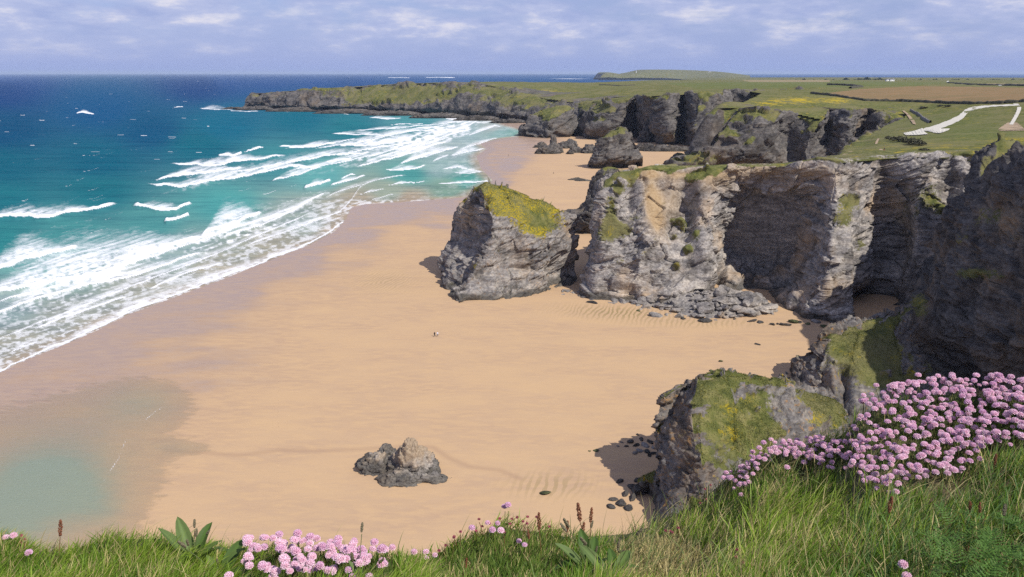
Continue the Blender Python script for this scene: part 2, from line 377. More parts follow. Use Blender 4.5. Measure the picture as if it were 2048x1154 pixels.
BACK = np.array([[(bx_ - 26, by_ + 20, 0), (bx_ - 18, by_ + 14, 14), (bx_ - 11, by_ + 9, bz_ - 18), (bx_ - 4, by_ + 3, bz_ - 5), (bx_, by_, bz_)] for bx_, by_, bz_ in
                 [tuple(at_y(*q_)) for q_ in [(1668, 317.5, 318), (1690, 303, 352), (1706, 294, 395), (1712, 284, 445), (1728, 274, 505), (1752, 264, 565), (1778, 252, 640), (1808, 240, 720)]]], float)
lips = {'COVE': COVE[:, -1], 'RIB': RIB[:, -1], 'MID': MID[:, -1], 'FARC': FARC[:, -1], 'HEAD': HEAD[:, -1]}
def uvz(u, v, z): return at_z(u, v, z)
PL = [at_y(*a) for a in [(1000, 164, 2250), (750, 171, 2000), (1200, 166, 2300), (1100, 190, 1620), (1180, 182, 1500), (1300, 172, 1500), (1400, 170, 1600), (1550, 166, 1900),
  (1750, 290, 385), (1850, 268, 400), (1790, 262, 560), (1980, 262, 400), (2040, 210, 600), (1900, 222, 600), (1820, 240, 640), (1900, 206, 740), (1750, 200, 860),
  (1600, 200, 820), (1530, 209, 790), (1680, 210, 790), (1560, 174, 1200), (1700, 172, 1700), (2048, 172, 1500), (1900, 166, 2200), (1600, 163, 2900), (2048, 164, 2700), (1300, 165, 2900), (2300, 180, 900), (2300, 240, 420)]]
PL += [np.array(a, float) for a in [(200, 240, 66), (230, 160, 75), (300, 100, 82), (260, 300, 60), (420, 420, 62), (3000, 2500, 60), (2200, 1200, 60), (400, 3500, 55)]]
CP = np.concatenate([COVE[1:, -1], BACK[:, -1], RIB[1:, -1], MID[3:, -1], FARC[:, -1], HEAD[:, -1], np.array(PL)])
def _tps(r2): return 0.5 * r2 * np.log(r2 + 1e-9)
_S = 1000.0
_n = len(CP); _A = np.zeros((_n + 3, _n + 3)); _xy = CP[:, :2] / _S
_A[:_n, :_n] = _tps(((_xy[:, None] - _xy[None]) ** 2).sum(-1)) + 0.002 * np.eye(_n); _A[:_n, _n] = 1; _A[:_n, _n+1:] = _xy; _A[_n:, :_n] = _A[:_n, _n:].T
_w = np.linalg.solve(_A, np.concatenate([CP[:, 2], np.zeros(3)]))
def hp(xy):                     # height of the clifftop land
    xy = np.asarray(xy, float).reshape(-1, 2) / _S; o = np.zeros(len(xy))
    for s0 in range(0, len(xy), 40000):
        q = xy[s0:s0+40000]
        o[s0:s0+40000] = _tps(((q[:, None] - _xy[None]) ** 2).sum(-1)) @ _w[:_n] + _w[_n] + q @ _w[_n+1:]
    return np.clip(o, 20, 90)

# ------------------------------------------------------------------ rock lofts
def normals(G, wrap=False):
    if wrap: ds = np.roll(G, -1, 1) - np.roll(G, 1, 1)
    else: ds = np.gradient(G, axis=1)
    dt = np.gradient(G, axis=0); N = np.cross(ds, dt); return N / (np.linalg.norm(N, axis=-1, keepdims=True) + 1e-9)
def resample(ctrl, ns, nt, wrap=False, tw=None, sharp=.5, tt=.85):
    """ctrl (m, k, 3): m columns, k rows bottom to top -> (nt, ns, 3)"""
    if wrap: ctrl = np.concatenate([ctrl[-2:], ctrl, ctrl[:3]])
    dl = np.linalg.norm(np.diff(ctrl, axis=0), axis=-1).mean(1) + 1e-3; s = np.concatenate([[0], np.cumsum(dl)])
    if wrap: sq = np.linspace(s[2], s[-3], ns, endpoint=False)
    else: sq = np.linspace(0, s[-1], ns)
    A = hermite(s, ctrl, sq, sharp)
    dl = np.linalg.norm(np.diff(A, axis=1), axis=-1).mean(0) + 1e-3
    if tw is not None: dl = dl * np.asarray(tw)
    t = np.concatenate([[0], np.cumsum(dl)]); tq = np.linspace(0, t[-1], nt)
    return hermite(t, np.swapaxes(A, 0, 1).copy(), tq, tt), t, tq
def blobs_at(P, blobs):
    u, v = project(P); r = np.zeros(len(P))
    for b in blobs: r += b[4] * np.exp(-((u - b[0]) / b[2]) ** 2 - ((v - b[1]) / b[3]) ** 2)
    return r
def finish(name, G, D, N, mat, wrap, turf_bias, soil, turf, turf_z, kind, lo):
    nt_, ns_ = G.shape[:2]
    P = (G + N * D[..., None]).reshape(-1, 3); P0 = P
    Ns = normals(lo, wrap); s = np.sign((Ns * N).sum(-1)); s[s == 0] = 1; nz = (Ns[..., 2] * s).ravel()
    tf = sstep(0.55, 0.86, nz) + turf_bias + 0.28 * fbm(P / 14, 3, 91)
    tf = tf * sstep(turf_z[0], turf_z[1], P[:, 2]) + blobs_at(P, turf)
    so = np.clip(blobs_at(P, soil), 0, 1)
    soft = np.maximum(sstep(0.45, 0.8, tf), .75 * sstep(.4, .9, so)).reshape(nt_, ns_)           # turf smooths the rock below it
    P = (lo + N * (D - ((lo - G) * N).sum(-1))[..., None] * (1 - 0.8 * soft)[..., None]).reshape(-1, 3)
    return P, np.clip(tf, 0, 1.3), so
def cliff(name, ctrl, ns, nt, mat, amp=1.0, L=1.0, seed=0, turf_bias=0.0, soil=(), turf=(), turf_z=(6, 14), inland=(3, 14, 45), kind='structure', flip=None, carve=(), thin=0):
    lip = ctrl[:, -1]; base = ctrl[:, 0]
    tg = np.gradient(lip[:, :2], axis=0); nrm = np.stack([-tg[:, 1], tg[:, 0]], -1); nrm /= np.linalg.norm(nrm, axis=-1, keepdims=True) + 1e-9
    sg = np.sign((nrm * (ctrl[:, -1, :2] - ctrl[:, 1, :2])).sum(-1).sum()); nrm *= sg
    for _ in range(2): nrm[1:-1] = (nrm[:-2] + nrm[1:-1] * 2 + nrm[2:]) / 4
    nrm /= np.linalg.norm(nrm, axis=-1, keepdims=True)
    rows = [base + np.concatenate([-nrm * 1.5, np.full((len(base), 1), -4.0)], 1)] + [ctrl[:, k] for k in range(ctrl.shape[1])]
    for d, dz in zip(inland, (0.5, 0.25, -0.9)):
        q = lip[:, :2] + nrm * d; h = hp(q); wgt = 1 if d > 5 else 0.3
        row_ = np.concatenate([q, (lip[:, 2] * (1 - wgt) + h * wgt + dz)[:, None]], 1)
        if thin:                                         # a narrow ridge: these columns fall away again behind the crest
            kk = {inland[0]: (2.0, .4), inland[1]: (8.0, -1.0), inland[2]: (19.0, None)}[d]
            row_[:thin, :2] = lip[:thin, :2] + nrm[:thin] * kk[0]; row_[:thin, 2] = lip[:thin, 2] + kk[1] if kk[1] is not None else -3.0
        rows.append(row_)
    full = np.stack(rows, 1); nf = ctrl.shape[1]
    tw = [0.4] + [1.0] * (nf - 1) + [0.8, 0.35, 0.15]
    G, t, tq = resample(full, ns, nt, False, tw)
    tl = t[nf]; fw = 1 - 0.88 * sstep(tl - 0.03 * tl, tl + 0.06 * tl, tq); fw = fw * (1 - sstep(t[-2], t[-1], tq)) 
    N = normals(G); cpos = np.array([0, 0, H])
    vis = ((cpos - G) * N).sum(-1)[: int(nt * 0.6)].mean()
    if (vis < 0) if flip is None else flip: N = -N
    D = rock_disp(G.reshape(-1, 3), amp, L, seed).reshape(nt, ns); D = (D - D.mean() + blobs_at(G.reshape(-1, 3), carve).reshape(nt, ns)) * fw[:, None]
    lo = G + N * (fbm(G.reshape(-1, 3) * (1, 1, .4) / (17 * L), 3, seed).reshape(nt, ns) * 2.6 * amp * fw[:, None])[..., None]
    P, tf, so = finish(name, G, D, N, mat, False, turf_bias, soil, turf, turf_z, kind, lo)
    o = link(name, mesh_np(name, P, grid_faces(nt, ns), None, {'turf': tf, 'soil': so}, smooth=True), mat)
    o['kind'] = kind
    return o, P.reshape(nt, ns, 3)
def ring(pts, n_back=3, thick=1.0):
    """front half of an outline, left to right -> closed loop with a mirrored back"""
    p = np.array([at_z(e[0], e[1], 0.0) if len(e) == 2 else at_y(*e) if len(e) == 3 else np.array(e[:3], float) for e in pts])
    Lp, Rp = p[0], p[-1]; back = []
    for q in p[1:-1][::-1]:
        ax = (Rp - Lp)[:2]; f = ((q - Lp)[:2] @ ax) / (ax @ ax); m = Lp + (Rp - Lp) * f
        b = q.copy(); b[:2] = m[:2] - (q - m)[:2] * thick; b[2] = 0.5 * q[2] + 0.5 * m[2] if len(pts[0]) != 2 else q[2]; back.append(b)
    return np.concatenate([p, np.array(back)])
def stack(name, rings, ns, nt, mat, label, amp=1.0, L=1.0, seed=0, turf_bias=0.0, soil=(), turf=(), turf_z=(6, 14), thick=1.0, cap=True, cat='rock', kind=None, group=None, turf_name='turf_cap', carve=(), tuft=None):
    rg = [ring(r, thick=thick) for r in rings]
    low = rg[0].copy(); low[:, 2] = -4.0; rg = [low] + rg
    top = rg[-1]; ctr = top.mean(0); m = len(top); h = len(rings[0])
    cl = top.copy()
    for i in range(1, h - 1):
        j = h + (h - 2 - i); mid_ = (top[i] + top[j]) / 2; mid_[2] = max(top[i][2], top[j][2]) + 0.3; cl[i] = mid_; cl[j] = mid_
    cl[0] = cl[0] * .6 + cl[1] * .4; cl[h-1] = cl[h-1] * .6 + cl[h-2] * .4
    rg.append(cl)
    ctrl = np.swapaxes(np.array(rg, float), 0, 1)
    G, t, tq = resample(ctrl, ns, nt, True, [0.4] + [1] * (len(rg) - 2), .15)
    N = normals(G, True); cen = G.mean((0, 1)); 
    if (((G - cen) * N).sum(-1)).mean() < 0: N = -N
    e = 1 - sstep(t[-1] - 0.04 * t[-1], t[-1], tq) * 0.85
    fr_ = (((np.array([0, 0, H]) - G) * N).sum(-1) > 0).ravel(); D = rock_disp(G.reshape(-1, 3), amp, L, seed); D = (D - D.mean() + blobs_at(G.reshape(-1, 3), carve) * fr_).reshape(nt, ns) * e[:, None]
    lo = G + N * (fbm(G.reshape(-1, 3) * (1, 1, .4) / (17 * L), 3, seed).reshape(nt, ns) * 2.0 * amp * e[:, None])[..., None]
    P, tf, so = finish(name, G, D, N, mat, True, turf_bias, soil, turf, turf_z, 'thing', lo)
    org = np.array([cen[0], cen[1], 0.0]); P = P - org
    F = grid_faces(nt, ns, True); at = {'turf': tf, 'soil': so}
    P = np.concatenate([P, np.repeat(P[-ns:].mean(0)[None], ns, 0)]); at = {k_: np.concatenate([v_, v_[-ns:]]) for k_, v_ in at.items()}
    F = grid_faces(nt + 1, ns, True)
    ft = at['turf'][F].mean(1) > 0.52
    if cap and ft.sum() > 40:
        V1, F1, A1 = compact(P, np.concatenate([F[~ft]]), at); o = link(name, mesh_np(name, V1, F1, None, A1, smooth=True), mat, loc=org)
        use = np.concatenate([F[ft]]); V2, F2, A2 = compact(P, use, at); cap_o = link(turf_name, mesh_np(turf_name, V2, F2, None, A2, smooth=True), mat, o)
    else:
        o = link(name, mesh_np(name, P, F, None, at, smooth=True), mat, loc=org)
    if cap and tuft:                                     # ragged grass on the turf
        n_, l_ = tuft; g_ = np.random.default_rng(seed); up = np.clip(A2['turf'] - .5, .02, 1); pk = V2[g_.choice(len(V2), n_, p=up / up.sum())]; ms_ = np.clip(.5 + .5 * fbm((pk + org) / (l_ * 9), 3, 5) + .25 * g_.normal(size=n_), 0, 1)[:, None]
        ct = np.array([.055, .075, .018]) * (1 - ms_) + np.array([.20, .205, .065]) * ms_; ye = g_.random(n_) < .05; ct[ye] = (.40, .32, .03)
        TUFT.append((cap_o, pk, l_ * g_.uniform(.5, 1.3, n_), l_ * .22 * g_.uniform(.6, 1.4, n_), ct))
    tag(o, label, cat, group, kind)
    return o
TUFT = []

cliff('cliff', COVE, 800, 430, M_COVE, 1.0, 1.0, 3, turf_bias=-0.22, thin=10,
      carve=[(1372, 420, 20, 60, -8), (1345, 470, 12, 40, -4), (1300, 420, 15, 70, 2.0), (1262, 400, 12, 40, -4), (1438, 575, 10, 34, -7), (1300, 560, 30, 12, -2.5), (1250, 575, 40, 7, -2), (1400, 500, 14, 50, 3), (1530, 480, 60, 80, -5), (1760, 620, 45, 45, -16), (1785, 450, 26, 110, -10), (1690, 470, 16, 70, 4), (1720, 540, 14, 50, -6), (1840, 430, 18, 60, 6), (1900, 380, 30, 50, -7), (1560, 370, 60, 8, 3), (1210, 440, 10, 60, 2.5)],
      soil=[(1300, 395, 13, 50, 1.0), (1316, 402, 14, 26, .7), (1318, 440, 12, 30, 1.0), (1290, 350, 30, 10, .8), (1370, 350, 60, 8, .6), (1345, 400, 20, 45, .55), (1500, 345, 120, 14, .55), (1420, 360, 60, 18, .45), (1620, 345, 60, 12, .35)],
      turf=[(1222, 420, 18, 40, .9), (1240, 460, 40, 22, .8), (1205, 470, 25, 30, .5), (1700, 400, 22, 16, .9), (1690, 440, 30, 26, 1.0), (1718, 490, 20, 24, .9), (1875, 400, 60, 60, .55), (1930, 370, 50, 40, .4), (1790, 420, 60, 80, .35)])
cliff('cliff', BACK, 160, 90, M_FAR, 0.9, 1.0, 17, turf_bias=0.1, inland=(4, 16, 40), turf_z=(20, 40), flip=True)
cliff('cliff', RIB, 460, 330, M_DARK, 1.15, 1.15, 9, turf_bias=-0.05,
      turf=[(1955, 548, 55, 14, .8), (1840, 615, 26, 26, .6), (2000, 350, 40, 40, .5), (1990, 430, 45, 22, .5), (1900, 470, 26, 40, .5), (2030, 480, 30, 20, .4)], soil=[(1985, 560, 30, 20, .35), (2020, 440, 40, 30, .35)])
cliff('cliff', MID, 460, 130, M_FAR, 1.6, 1.6, 14, turf_bias=-0.22, inland=(5, 25, 70),
      turf=[(1500, 290, 22, 16, .6), (1610, 305, 50, 22, .45), (1400, 318, 60, 16, .7), (1560, 222, 60, 7, .6)])
cliff('cliff', FARC, 480, 110, M_FAR, 2.2, 2.2, 23, turf_bias=-0.16, inland=(6, 30, 90),
      turf=[(1445, 240, 14, 45, .8), (1350, 250, 14, 40, .6), (1170, 215, 22, 20, .5)])
cliff('cliff', HEAD, 620, 80, M_FAR, 1.9, 2.6, 31, turf_bias=-0.62, inland=(8, 40, 120),
      turf=[(790, 190, 78, 15, 1.25), (865, 192, 36, 13, 1.0), (930, 180, 30, 6, .6), (990, 185, 30, 8, .7), (1050, 200, 40, 10, .8), (730, 195, 30, 10, .5), (640, 178, 40, 4, .5)])

# the sea stacks and fins, each a thing of its own
stack('sea_stack', [
 [(888, 562), (914, 607), (930, 606), (1000, 603), (1098, 586), (1150, 566)],
 [(882, 545, 333), (930, 575, 300), (950, 572, 300), (1010, 565, 303), (1090, 562, 309), (1145, 540, 326)],
 [(884, 510, 338), (972, 505, 307), (990, 500, 307), (1030, 490, 311), (1100, 482, 316), (1143, 500, 328)],
 [(902, 462, 341), (985, 440, 313), (998, 438, 314), (1032, 432, 317), (1100, 450, 321), (1138, 468, 329)],
 [(917, 422, 341), (972, 405, 319), (985, 405, 320), (1020, 403, 322), (1085, 418, 326), (1132, 430, 330)],
 [(944, 386, 337), (966, 381, 325), (980, 381, 325), (1010, 381, 326), (1045, 392, 328), (1088, 403, 331)],
 [(966, 374, 333), (975, 373, 328), (985, 374, 328), (1000, 376, 329), (1030, 384, 330), (1058, 393, 332)]],
 620, 330, M_STACK, 'tall grassy topped sea stack standing alone in the middle of the sand', 0.95, 1.0, 5, -0.05, tuft=(12000, .42), carve=[(935, 480, 26, 45, -4), (972, 450, 10, 40, -3), (1125, 545, 24, 26, -6), (1045, 535, 26, 6, -2.5), (1000, 560, 40, 10, 1.5), (945, 590, 40, 8, 2)],
 soil=[(935, 430, 14, 30, .5)], turf=[(1040, 420, 50, 34, .8), (1095, 440, 45, 32, .9), (1060, 460, 40, 16, .4), (1000, 395, 25, 22, .7)], cat='sea stack')
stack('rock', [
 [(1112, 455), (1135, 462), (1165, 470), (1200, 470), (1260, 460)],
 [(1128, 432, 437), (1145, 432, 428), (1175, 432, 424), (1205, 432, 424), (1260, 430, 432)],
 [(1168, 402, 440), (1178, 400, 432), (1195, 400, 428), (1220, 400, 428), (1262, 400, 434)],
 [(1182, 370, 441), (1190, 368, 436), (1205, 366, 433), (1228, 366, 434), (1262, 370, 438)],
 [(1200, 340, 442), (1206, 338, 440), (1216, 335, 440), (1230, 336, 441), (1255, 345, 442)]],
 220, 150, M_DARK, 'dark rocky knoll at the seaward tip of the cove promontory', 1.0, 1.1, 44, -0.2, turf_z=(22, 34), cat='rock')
stack('sea_stack', [
 [(1177, 336), (1190, 338), (1230, 337), (1265, 335), (1286, 331)],
 [(1184, 322, 735), (1196, 322, 728), (1230, 320, 726), (1264, 318, 730), (1285, 315, 737)],
 [(1192, 300, 738), (1202, 298, 731), (1232, 296, 729), (1258, 298, 733), (1278, 300, 739)],
 [(1198, 280, 740), (1208, 277, 735), (1236, 272, 733), (1256, 274, 736), (1270, 282, 740)],
 [(1216, 268, 742), (1224, 263, 740), (1238, 257, 738), (1254, 258, 740), (1262, 266, 742)],
 [(1228, 261, 743), (1233, 258, 742), (1242, 254, 742), (1252, 255, 742), (1257, 260, 743)]],
 230, 130, M_FAR, 'lone dark stack with a mossy peak rising from the sand beyond the promontory', 1.2, 1.5, 53, -0.1, turf=[(1215, 275, 20, 8, .6), (1240, 262, 16, 8, .6)], turf_z=(14, 22), cat='sea stack')
stack('sea_stack', [
 [(1045, 270), (1058, 274), (1090, 277), (1130, 274), (1158, 268)],
 [(1052, 258, 1130), (1062, 262, 1112), (1095, 264, 1090), (1130, 262, 1105), (1156, 258, 1130)],
 [(1060, 245, 1134), (1070, 245, 1118), (1098, 245, 1098), (1130, 243, 1110), (1152, 240, 1134)],
 [(1066, 232, 1140), (1080, 228, 1126), (1105, 226, 1112), (1130, 224, 1118), (1150, 224, 1140)],
 [(1082, 222, 1150), (1095, 217, 1146), (1115, 213, 1144), (1135, 212, 1146), (1148, 214, 1152)]],
 220, 90, M_FAR, 'broad green crowned rock stack standing at the water edge by the far cliffs', 2.0, 2.2, 61, 0.05, turf=[(1095, 216, 30, 7, .7)], turf_z=(14, 26), cat='sea stack')
stack('rock_fin', [
 [(1292, 1003), (1345, 1095), (1400, 1110), (1480, 1110), (1600, 1010), (1760, 920)],
 [(1302, 955, 146), (1385, 985, 135), (1410, 985, 134), (1470, 955, 138), (1560, 890, 145), (1700, 850, 160)],
 [(1324, 888, 150.5), (1388, 895, 140), (1402, 892, 139.5), (1470, 872, 144), (1560, 825, 152), (1680, 805, 166)],
 [(1347, 826, 155), (1386, 815, 146.5), (1400, 812, 146.5), (1465, 802, 150.5), (1548, 792, 157.5), (1640, 782, 171)],
 [(1362, 792, 157), (1398, 770, 153.5), (1412, 764, 154), (1448, 750, 156), (1530, 762, 161), (1590, 770, 171)],
 [(1370, 787, 158), (1404, 767, 156), (1416, 762, 156), (1450, 749, 158), (1530, 762, 163), (1585, 770, 173)]],
 460, 260, M_FIN, 'grassy rock fin with a sheer dark seaward end casting shade on the sand', 0.5, 0.42, 72, 0.05, tuft=(26000, .32), thick=.22,
 turf=[(1440, 850, 55, 60, .8), (1500, 850, 60, 40, .6), (1470, 920, 60, 40, .7), (1575, 825, 50, 45, -.9), (1530, 775, 60, 10, -.5), (1480, 790, 20, 16, -.4), (1345, 900, 30, 60, -1.0)], turf_z=(1, 3), cat='rock fin')
stack('rock_fin', [
 [(1588, 765), (1600, 850), (1680, 865), (1800, 855), (1910, 800)],
 [(1598, 748, 208), (1620, 800, 195), (1690, 800, 190), (1800, 800, 190), (1880, 765, 205)],
 [(1616, 722, 208), (1640, 740, 200.5), (1700, 740, 199), (1800, 740, 200), (1850, 725, 212)],
 [(1632, 692, 209), (1655, 690, 206), (1710, 690, 206), (1790, 682, 209), (1824, 682, 220)],
 [(1641, 676, 210), (1660, 669, 210), (1720, 662, 212), (1780, 642, 217), (1816, 622, 226)],
 [(1643, 675, 212), (1662, 668, 212), (1722, 661, 214), (1780, 641, 219), (1815, 621, 228)]],
 380, 220, M_FIN, 'craggy rock fin with sparse turf between the grassy fin and the shaded cove', 0.6, 0.6, 83, -0.16, tuft=(12000, .36), thick=.5, carve=[(1640, 790, 14, 60, -3), (1690, 770, 10, 50, -2.5), (1665, 740, 10, 40, 2)],
 turf=[(1715, 700, 40, 26, .55), (1790, 710, 30, 40, .5), (1650, 780, 60, 60, -.6)], turf_z=(3, 7), cat='rock fin')

# ------------------------------------------------------------------ shoreline, beach and sea
SHORE_UV = [(-900, 1150), (-400, 930), (-150, 810), (0, 744), (60, 716), (130, 688), (190, 662), (260, 627), (330, 601), (385, 580), (440, 560), (500, 536), (560, 512), (620, 489), (668, 463), (690, 440), (702, 415),
            (730, 408), (800, 404), (870, 399), (930, 394), (978, 366), (985, 361), (962, 338), (952, 312), (972, 298), (960, 287), (1000, 277), (1043, 272), (1052, 262), (1010, 250), (985, 240), (950, 233), (880, 228)]
SHORE = at_z(*np.array(SHORE_UV, float).T)[:, :2]
_sea_poly = SHORE_UV + [(480, 212), (480, 165), (4000, 165), (4000, 100), (-9500, 100), (-9500, 1150)]
def beach_z(xy, u, v):
    d = seg_dist(SHORE, xy); inside = in_poly(_sea_poly, u, v)
    return np.where(inside, -np.minimum(d * 0.03, 6.0), np.minimum(d * 0.012, 0.55))

uu = np.concatenate([np.linspace(-2600, -110, 24), np.arange(-100, 1760, 5.0), np.linspace(1765, 4200, 30)])
vv = np.concatenate([np.arange(226, 420, 1.6), np.arange(420, 1010, 3.5), np.linspace(1015, 1500, 30), np.array([1800, 2400, 3600])])
U, V = np.meshgrid(uu, vv); Bp = at_z(U, V); bxy = Bp.reshape(-1, 3)[:, :2]
Bp[..., 2] = beach_z(bxy, U.ravel(), V.ravel()).reshape(U.shape)
# wetness of the sand: 0 dry, 1 film of water
WET = [((0, 780), .95), ((150, 720), .95), ((300, 640), .95), ((450, 580), .95), ((600, 515), .9), ((700, 460), .95), ((800, 425), 1.0), ((880, 412), 1.0), ((700, 520), .62), ((600, 600), .62), ((500, 680), .6), ((380, 720), .75),
       ((330, 800), .75), ((200, 800), .85), ((100, 880), .9), ((300, 900), .55), ((430, 850), .5), ((380, 950), .35), ((450, 940), .38), ((640, 720), .45), ((640, 640), .35), ((780, 560), .3), ((820, 470), .45), ((860, 440), .75), ((880, 600), .04),
       ((760, 700), .06), ((600, 850), .14), ((500, 1000), .1), ((720, 900), .1), ((900, 760), 0), ((1100, 700), 0), ((1300, 750), 0), ((1500, 700), 0), ((1000, 900), .02), ((950, 1030), .08), ((1200, 900), 0), ((700, 1030), .08),
       ((1020, 330), .95), ((1000, 365), .8), ((1060, 350), .55), ((1030, 290), .85), ((1000, 310), .8), ((1080, 262), .9), ((1020, 250), .9), ((1120, 330), .12), ((1150, 400), .06), ((1050, 380), .35), ((960, 400), .6), ((1200, 290), 0), ((1330, 320), 0), ((1000, 420), .25), ((1090, 410), .08), ((1160, 500), .1)]
uvq = np.stack([U.ravel(), V.ravel()], -1)
def vscale(q): q = np.array(q, float); q[:, 1] = q[:, 1] * 1.9; return q
wet = idw(vscale([p for p, _ in WET]), [[k] for _, k in WET], vscale(uvq), 3.2)[:, 0]
d_sh = seg_dist(SHORE, bxy); wet = np.maximum(wet, 1 - sstep(4, 26, d_sh) * 0.6)
rip = np.exp(-((uvq[:, 0] - 1235) / 95) ** 2 - ((uvq[:, 1] - 628 - (uvq[:, 0] - 1235) * 0.05) / 12) ** 2) + 0.6 * np.exp(-((uvq[:, 0] - 1100) / 70) ** 2 - ((uvq[:, 1] - 975) / 22) ** 2) + 0.5 * np.exp(-((uvq[:, 0] - 1400) / 120) ** 2 - ((uvq[:, 1] - 648) / 9) ** 2) + .45 * np.exp(-((uvq[:, 0] - 770) / 60) ** 2 - ((uvq[:, 1] - 565) / 22) ** 2)
chan = np.exp(-((seg_dist(at_z(*np.array([(330, 905), (480, 915), (560, 905), (640, 906), (720, 903), (800, 897), (865, 898), (900, 922), (940, 938), (1000, 945), (1040, 962)], float).T)[:, :2], bxy)) / 0.9) ** 2)
k = Mat('beach_sand')
wt = k.attr('wet'); na = k.noise(0.03, 5, 0.6, k.vec((1, 2.4, 1), (0, 0, 0.62))); nb = k.noise(0.16, 5, 0.65, k.vec((1, 3.2, 1), (0, 0, 0.62))); nf = k.noise(2.2, 4, 0.7)
wv = k.math('ADD', wt, k.math('ADD', k.math('MULTIPLY', k.math('SUBTRACT', na, 0.5), 0.95), k.math('MULTIPLY', k.math('SUBTRACT', nb, 0.5), 0.65)))
film = k.step(wv, 0.52, 0.92); damp = k.step(wv, 0.10, 0.5)
dry = k.mix(k.step(na, 0.3, 0.7), (0.520, 0.352, 0.192), (0.560, 0.395, 0.228))
dry = k.mix(k.step(nf, 0.25, 0.75, 0, 0.35), dry, (0.45, 0.31, 0.19))
dry = k.mix(k.step(k.noise(0.9, 5, 0.75), 0.62, 0.74, 0, 0.25), dry, (0.36, 0.245, 0.14))
cdamp = k.mix(k.step(nb, 0.35, 0.65), (0.415, 0.282, 0.180), (0.49, 0.332, 0.190))
cwet = k.mix(k.step(nb, 0.35, 0.65), (0.335, 0.228, 0.158), (0.385, 0.270, 0.185))
col = k.mix(film, k.mix(damp, dry, cdamp), cwet)
wave = k.n('ShaderNodeTexWave', wave_type='BANDS'); wave.inputs['Scale'].default_value = 0.20; wave.inputs['Distortion'].default_value = 9.0; wave.inputs['Detail'].default_value = 3; wave.inputs['Detail Scale'].default_value = 0.8
k.l(k.vec((1.0, 0.55, 1), (0, 0, 0.5)), wave.inputs[0])
rp_ = k.math('MULTIPLY', k.attr('ripple'), k.step(wave.outputs['Fac'], 0.5, 0.66), True)
col = k.mix(rp_, col, (0.295, 0.215, 0.105))
col = k.mix(k.math('MULTIPLY', k.attr('channel'), 0.35), col, (0.27, 0.17, 0.12))
rough = k.mix(film, (0.85, 0.85, 0.85), k.mix(k.step(nb, 0.4, 0.6), (0.22, 0.22, 0.22), (0.42, 0.42, 0.42)))
k.set(Base_Color=col, Specular_IOR_Level=k.math('ADD', 0.12, k.math('MULTIPLY', film, 0.3)))
k.l(rough, k.b.inputs['Roughness'])
k.bump(k.math('ADD', nb, k.math('MULTIPLY', nf, 0.12)), 0.12, 0.5)
beach = link('beach', mesh_np('beach', Bp.reshape(-1, 3), grid_faces(*U.shape), None, {'wet': wet, 'ripple': np.clip(rip, 0, 1), 'channel': chan}), k.m); beach['kind'] = 'structure'

